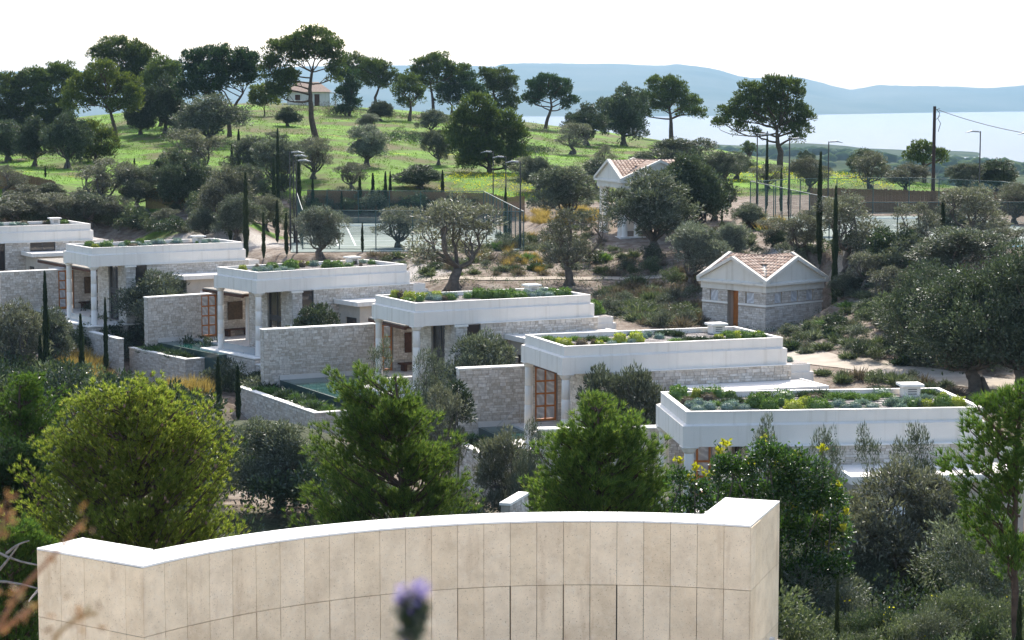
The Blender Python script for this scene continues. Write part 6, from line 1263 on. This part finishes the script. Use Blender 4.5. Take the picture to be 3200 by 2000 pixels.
REG = [  # polygon, n, kinds, size, text
 ([(1280, 790), (1650, 740), (2000, 800), (2160, 860), (1900, 865), (1330, 868)], 90, ('grey', 'dark', 'green', 'dry'), (.7, 1.6), 'on the bare slope left of the path'),
 ([(1880, 905), (2190, 880), (2190, 1020), (2100, 1040), (1900, 990)], 60, ('green', 'grey', 'dry'), (1.0, 1.8), 'on the bank left of the small stone pavilion'),
 ([(2420, 1060), (2600, 1000), (2900, 1060), (2880, 1150), (2600, 1120), (2480, 1100)], 50, ('green', 'dark', 'grey'), (.8, 1.4), 'between the small stone pavilion and the sandy path'),
 ([(2560, 1170), (2800, 1190), (3000, 1215), (2980, 1250), (2650, 1210)], 20, ('green', 'grey', 'dry'), (.8, 1.4), 'below the sandy path behind the nearest villa'),
 ([(2620, 870), (2800, 860), (2960, 880), (2900, 1040), (2640, 980)], 56, ('grey', 'dark', 'green'), (.8, 1.6), 'on the slope right of the thick cypresses'),
 ([(2180, 720), (2420, 700), (2560, 770), (2560, 830), (2330, 820), (2200, 790)], 30, ('grey', 'dark', 'green'), (.8, 1.6), 'between the columned pavilion and the right court'),
 ([(840, 800), (1100, 800), (1250, 800), (1260, 850), (1150, 800), (880, 800)], 14, ('dark', 'green', 'dry'), (.8, 1.3), 'between the fourth villa roof and the left court'),
 ([(360, 670), (600, 660), (640, 720), (620, 740), (470, 720), (350, 690)], 22, ('grey', 'grey', 'green'), (.9, 1.5), 'in the lavender-like row behind the fifth villa'),
 ([(1740, 590), (1900, 600), (1900, 700), (1760, 710)], 14, ('grey', 'green'), (.9, 1.6), 'left of the columned pavilion'),
 ([(1630, 740), (1850, 700), (1930, 780), (1880, 800), (1700, 780)], 22, ('dry', 'grey', 'green'), (.7, 1.3), 'below the golden grass on the slope')]
for i, (poly, n, kinds, sz, txt) in enumerate(REG):
    r = random.Random(300 + i)
    for (x, y, z, px, py) in scatter(poly, n, 500 + i, .9):
        kd = r.choice(kinds); s = r.uniform(*sz)
        if r.random() < .35 and kd != 'dry': me = BU[kd if kd in BU else 'green']; s *= .62
        else: me = r.choice(SH[kd])
        link('garden_shrub', me, None, TR(x, y, z - .03, r.uniform(0, 6), (s, s, s * r.uniform(.7, 1.1))), {'green': 'mid green', 'dark': 'dark green', 'grey': 'grey-green', 'dry': 'dry brownish'}[kd] + ' low shrub ' + txt, 'shrub', 'garden shrubs')
def grass_tuft(seed, n=240):
    r = np.random.default_rng(seed); P = r.normal(0, .14, (n, 3)) * np.array([1, 1, 0]); D = unit(np.stack([P[:, 0] * 2.4, P[:, 1] * 2.4, np.full(n, 1.0)], -1) + rdir(n, r) * .16); return mesh_np('blades', *leaf_quads(P, D, 1.0 * r.uniform(.4, 1, n), .022, r), M['golden'])
GT = [grass_tuft(1), grass_tuft(2), grass_tuft(3)]
GR = [([(1620, 665), (1700, 655), (1880, 660), (1890, 700), (1760, 715), (1640, 700)], 40, (.7, 1.1), 'behind the bare slope, left of the columned pavilion'), ([(1500, 760), (1660, 740), (1860, 760), (1700, 860), (1420, 800)], 34, (.45, .8), 'scattered over the bare slope'),
      ([(180, 1120), (330, 1130), (340, 1200), (190, 1200)], 22, (.9, 1.4), 'between the near cypresses at left'), ([(500, 1150), (670, 1165), (680, 1240), (540, 1235)], 26, (.9, 1.4), 'below the fourth villa, above the big old pine'), ([(2350, 690), (2460, 700), (2440, 730), (2360, 720)], 8, (.9, 1.3), 'at the left corner of the right court'),
      ([(2600, 1800), (2820, 1760), (2850, 1830), (2650, 1860)], 3, (.8, 1.1), 'under the bent dark olive at lower right')]
for i, (poly, n, sz, txt) in enumerate(GR):
    r = random.Random(800 + i)
    for (x, y, z, px, py) in scatter(poly, n, 820 + i, .5): s = r.uniform(*sz); link('grass_tuft', r.choice(GT), None, TR(x, y, z, r.uniform(0, 6), (s, s, s)), 'golden ornamental grass tuft ' + txt, 'grass tuft', 'golden grasses')

for i, (poly, n, txt) in enumerate([([(225, 1010), (420, 1010), (600, 1110), (620, 1160), (300, 1130)], 26, 'in front of the fifth villa podium'), ([(560, 1120), (800, 1140), (820, 1250), (600, 1220)], 24, 'in front of the fourth villa podium'),
      ([(0, 1040), (230, 1060), (230, 1130), (0, 1140)], 16, 'at the left edge under the garden wall'), ([(830, 1200), (1000, 1290), (960, 1340), (800, 1280)], 14, 'below the long planter wall of the middle villa'), ([(1260, 1330), (1500, 1400), (1480, 1500), (1300, 1480)], 14, 'below the second nearest villa planter'),
      ([(2630, 790), (2830, 800), (2960, 830), (2900, 880), (2650, 850)], 18, 'on the bank under the right tennis court'), ([(0, 690), (420, 690), (560, 740), (300, 720), (0, 715)], 24, 'behind the two leftmost villa roofs'), ([(900, 650), (1500, 655), (1500, 668), (930, 672)], 22, 'in the bed behind the left court'),
      ([(640, 600), (900, 600), (940, 700), (700, 760), (620, 700)], 26, 'among the left cypresses'), ([(2780, 1010), (3100, 1050), (3150, 1180), (2850, 1150)], 26, 'under the big dark olives at right')]):
    r = random.Random(1300 + i)
    for (x, y, z, px, py) in scatter(poly, n, 1320 + i, 1.0):
        kd = r.choice(('dark', 'green', 'grey')); s = r.uniform(.8, 1.7); link('leafy_bush', BU[kd], None, TR(x, y, z - .1, r.uniform(0, 6), (s, s, s)), {'green': 'green', 'dark': 'dark', 'grey': 'grey-green'}[kd] + ' leafy bush ' + txt, 'shrub', 'leafy bushes')
MORE = [('brown', 80, 655, 80, 120), ('olive', 160, 640, 70, 100), ('brown', 250, 690, 90, 130), ('brown', 360, 700, 90, 120), ('olive', 470, 600, 90, 110), ('brown', 520, 720, 70, 90), ('brown', 660, 640, 120, 130), ('olive', 760, 640, 130, 130), ('brown', 830, 720, 110, 120), ('brown', 930, 760, 90, 110), ('olive', 640, 750, 100, 110),
        ('brown', 2480, 880, 90, 120), ('sparse', 2700, 900, 110, 130), ('brown', 2780, 960, 130, 150), ('olive', 2640, 930, 80, 100), ('brown', 2420, 770, 90, 120), ('olive', 2340, 720, 90, 110), ('brown', 2560, 740, 100, 120), ('brown', 2960, 760, 120, 150), ('brown', 3120, 830, 140, 180), ('olive', 2010, 560, 90, 120), ('brown', 1640, 560, 70, 100), ('olive', 2300, 560, 90, 120), ('brown', 2400, 590, 80, 110),
        ('dark', 0, 470, 90, 120), ('dark', 260, 470, 90, 90), ('dark', 440, 420, 100, 90), ('brown', 860, 470, 60, 80), ('dark', 900, 395, 60, 70), ('dark', 1190, 378, 60, 80), ('dark', 1450, 395, 60, 80)]
for i, (kd, px, by, hp, wp) in enumerate(MORE):
    txt = 'beside the left villas and reed screen' if px < 1000 and by > 560 else 'on the crest of the grassy hill' if by < 500 and px < 1600 else 'on the slopes round the right tennis court' if px > 2200 else 'on the rise near the columned pavilion'
    place_tree((kd, i % 2), px, by, hp, wp, {'brown': 'small brownish-grey olive ', 'olive': 'small silvery olive ', 'dark': 'small dark evergreen ', 'sparse': 'small thin olive '}[kd] + txt)
# --- undergrowth in the near valley: masses nobody could count
def mass(name, poly, n, mat, lab, seed, hgt=(.4, 1.4), per=46, leaf=(.13, .06), R=.34, ymin=40):
    r = np.random.default_rng(seed); pts_ = []; rr = random.Random(seed); xs = [p[0] for p in poly]; ys = [p[1] for p in poly]; t = 0
    while len(pts_) < n and t < n * 30:                    # polygon in world metres
        t += 1; x = rr.uniform(min(xs), max(xs)); y = rr.uniform(min(ys), max(ys))
        if inpoly(x, y, poly): pts_.append((x, y))
    A = np.array(pts_); z = T(A[:, 0], A[:, 1]); h = r.uniform(*hgt, len(A)) * (.6 + .8 * vnoise(A[:, 0], A[:, 1], 4, seed)); C = np.stack([A[:, 0], A[:, 1], z + h * .6], -1)
    V, F = fill_clumps(C, np.full(len(C), R) * (.7 + .6 * h), np.tile([0, 0, 1.], (len(C), 1)), per, leaf[0], leaf[1], r, .9, .5)
    link(name, mesh_np(name, V, F, M[mat]), kind='stuff', label=lab)
VALLEY = [(-44, 70), (-52, 140), (-44, 146), (-34, 140), (-24, 126), (-18, 119), (-14, 108), (-7, 100), (-3, 88), (2, 76), (4, 62), (4, 42), (-14, 42), (-30, 46)]
mass('undergrowth', VALLEY, 800, 'shrub_dark', 'dark scrub filling the valley in front of the villas', 1, per=30, leaf=(.2, .09), R=.5)
mass('undergrowth', VALLEY, 400, 'shrub', 'greyish scrub mixed through the valley in front of the villas', 2, (.3, 1.1), per=30, leaf=(.2, .08), R=.5)
mass('undergrowth', [(4, 42), (26, 38), (28, 66), (6, 66)], 1000, 'shrub_dark', 'dark scrub below the nearest villa at lower right', 3, (.4, 1.3), per=28, leaf=(.1, .05))
mass('undergrowth', [(4.5, 38.6), (16, 37.6), (17, 44), (5, 46)], 500, 'shrub_dark', 'green leafy scrub above the flagstone wall', 4, (.3, 1.0), 40, (.075, .04), .26)
mass('scrub_flowers', [(4.5, 39), (16, 38), (17, 44), (5, 46)], 60, 'flower_y', 'tiny yellow flowers dotted over the lower right scrub', 5, (.8, 1.3), 4, (.05, .05), .12)
mass('scrub_flowers', [(-8, 212), (6, 212), (14, 226), (-6, 232)], 500, 'flower_y', 'yellow wildflowers on the grass behind the left court', 6, (.05, .35), 7, (.09, .09), .3)
mass('scrub_flowers', [(22, 225), (40, 222), (38, 262), (26, 270)], 600, 'flower_y', 'yellow wildflowers on the crest under the largest right pine', 7, (.05, .35), 7, (.09, .09), .3)
mass('meadow_grass', [(-70, 208), (40, 206), (48, 240), (30, 300), (-10, 322), (-70, 300)], 4500, 'meadow', 'rough green meadow grass over the hill', 8, (.02, .12), 12, (.22, .06), .5)
mass('ground_cover', [(-12, 150), (34, 120), (44, 140), (38, 142), (18, 150), (8, 164), (-6, 160)], 2000, 'shrub', 'low creeping plants dotted over the bare slopes', 9, (.02, .2), 14, (.13, .05), .3)
mass('hill_scrub', [(-16, 268), (2, 262), (6, 272), (-14, 280)], 260, 'shrub_dark', 'dark scrub on the bank across the green slope', 10, (.4, 1.2), 40, (.2, .09), .5)
mass('hill_scrub', [(-34, 296), (-20, 300), (2, 312), (12, 316), (12, 322), (-30, 318)], 240, 'cush_brown', 'dry tawny weeds along the crest', 11, (.2, .8), 40, (.25, .05), .6)

def bushes(poly, n, seed, sizes, txt, mind=1.3, kinds=('green', 'dark', 'grey')):
    rr = random.Random(seed); xs = [p[0] for p in poly]; ys = [p[1] for p in poly]; out = []; t = 0
    while len(out) < n and t < n * 60:
        t += 1; x = rr.uniform(min(xs), max(xs)); y = rr.uniform(min(ys), max(ys))
        if not inpoly(x, y, poly) or any((x - a) ** 2 + (y - b) ** 2 < mind ** 2 for a, b in out): continue
        out.append((x, y)); s = rr.uniform(*sizes); kd = rr.choice(kinds)
        link('valley_bush', (BUF if max(ys) < 95 else BU)[kd], None, TR(x, y, float(T(x, y)) - .15, rr.uniform(0, 6), (s, s, s * rr.uniform(.8, 1.25))), {'green': 'green', 'dark': 'dark glossy', 'grey': 'grey-green'}[kd] + ' bush ' + txt, 'shrub', 'valley bushes')
bushes([(-44, 100), (-50, 140), (-42, 145), (-33, 138), (-28, 128), (-32, 100)], 46, 1, (1.3, 2.4), 'at the left below the fifth villa')
bushes([(-32, 95), (-28, 128), (-19, 119), (-15, 107), (-16, 95)], 40, 2, (1.2, 2.2), 'below the fourth villa', kinds=('dark', 'green', 'dark'))
bushes([(-16, 80), (-15, 104), (-9, 101), (-5, 88), (-3, 78)], 22, 3, (1.0, 1.9), 'below the middle villa')
bushes([(-3, 62), (-3, 86), (2, 76), (4.5, 64), (4, 58)], 26, 4, (1.0, 2.0), 'between the young pines, below the second nearest villa', kinds=('dark', 'green', 'grey'))
bushes([(-30, 44), (-34, 90), (-18, 90), (-14, 60), (-8, 44)], 60, 5, (1.2, 2.4), 'in the shade behind the curved wall at left', 1.6, kinds=('dark', 'green', 'dark'))
bushes([(5.5, 46), (9, 70), (24, 68), (20, 44)], 60, 6, (1.0, 2.0), 'below the nearest villa at lower right', 1.2, kinds=('dark', 'grey', 'dark'))
bushes([(5, 39.2), (6, 46), (17, 45), (15, 38.2)], 80, 7, (.6, 1.05), 'above the flagstone wall at bottom right', .55)
bushes([(-6, 42), (-6, 60), (5, 60), (5, 42)], 24, 8, (1.0, 1.8), 'behind the middle of the curved wall', 1.3)
# --- blurred lavender and dry twigs right in front of the lens
lv = empty('lavender_sprig', TR(*at(1285, 2300, 1.1)), 'blurred lavender flower head at the bottom centre', 'flower'); iv = lv.matrix_basis.inverted(); r = np.random.default_rng(3)
st_ = MB(); P = [at(1285, 2400, 1.1), at(1283, 2150, 1.1), at(1288, 1990, 1.1), at(1290, 1880, 1.1)]; st_.tube(P, [.0022] * 4, 6); st_.obj('stem', M['lavstem'], lv, iv)
pt = []; 
for (x, y, n, s) in [(1290, 1905, 240, .0026), (1288, 1935, 160, .003), (1284, 1985, 90, .0025)]: c = at(x, y, 1.1); pt.append(leaf_quads(c + r.normal(0, 1, (n, 3)) * np.array([s, s, s * 1.2]), rdir(n, r), .006, .003, r))
V, F = join(pt); link('flower_spike', mesh_np('flower_spike', V, F, M['shrub_dark']), lv, iv)
pt = []
for (x, y, n, s) in [(1254, 1862, 40, .002), (1318, 1846, 40, .002), (1270, 1885, 30, .002), (1300, 1850, 16, .002), (1268, 1992, 14, .0016)]: c = at(x, y, 1.1); pt.append(leaf_quads(c + r.normal(0, s, (n, 3)), rdir(n, r), .0045, .003, r))
V, F = join(pt); link('petals', mesh_np('petals', V, F, M['lav']), lv, iv)
dt = empty('dry_plant', TR(*at(120, 2300, 1.25)), 'blurred rusty dry stems in the lower left corner', 'plant'); iv = dt.matrix_basis.inverted(); mb = MB(); pt = []
for (pp, n) in [([(-60, 2050), (60, 1850), (180, 1720), (250, 1640)], 5), ([(150, 2060), (180, 1980), (240, 1930), (300, 1915)], 6), ([(-40, 1990), (60, 1930), (110, 1890)], 6), ([(-20, 1700), (10, 1640), (20, 1600)], 6)]:
    P = [at(x, y, 1.25) for x, y in pp]; mb.tube(P, [.0012] * len(P), 4)
    for c in P[1:]: pt.append(leaf_quads(c + r.normal(0, .005, (n, 3)), rdir(n, r), .008, .003, r))
mb.obj('stem', M['drytwig'], dt, iv); V, F = join(pt); link('leaves', mesh_np('leaves', V, F, M['drytwig']), dt, iv)
# the dark terrace edge the camera stands on
# ------------------------------------------------------------------ give every copy its own label: ordinals from the left among look-alikes
by = {}
for o in THINGS: by.setdefault(o['label'], []).append(o)
for lab, L in by.items():
    if len(L) < 2: continue
    L.sort(key=lambda o: proj(o.matrix_basis.translation)[0])
    for i, o in enumerate(L):
        if len(L) == 2: q = ('left', 'right')[i] + ' of two'
        elif i == 0: q = 'leftmost'
        elif i == len(L) - 1: q = 'rightmost'
        elif i < 19: q = ORD[i] + ' from left'
        elif len(L) - 1 - i < 19: q = ORD[len(L) - 1 - i] + ' from right'
        else: q = f'{i + 1}th from left'
        o['label'] = f'{lab}, {q}'
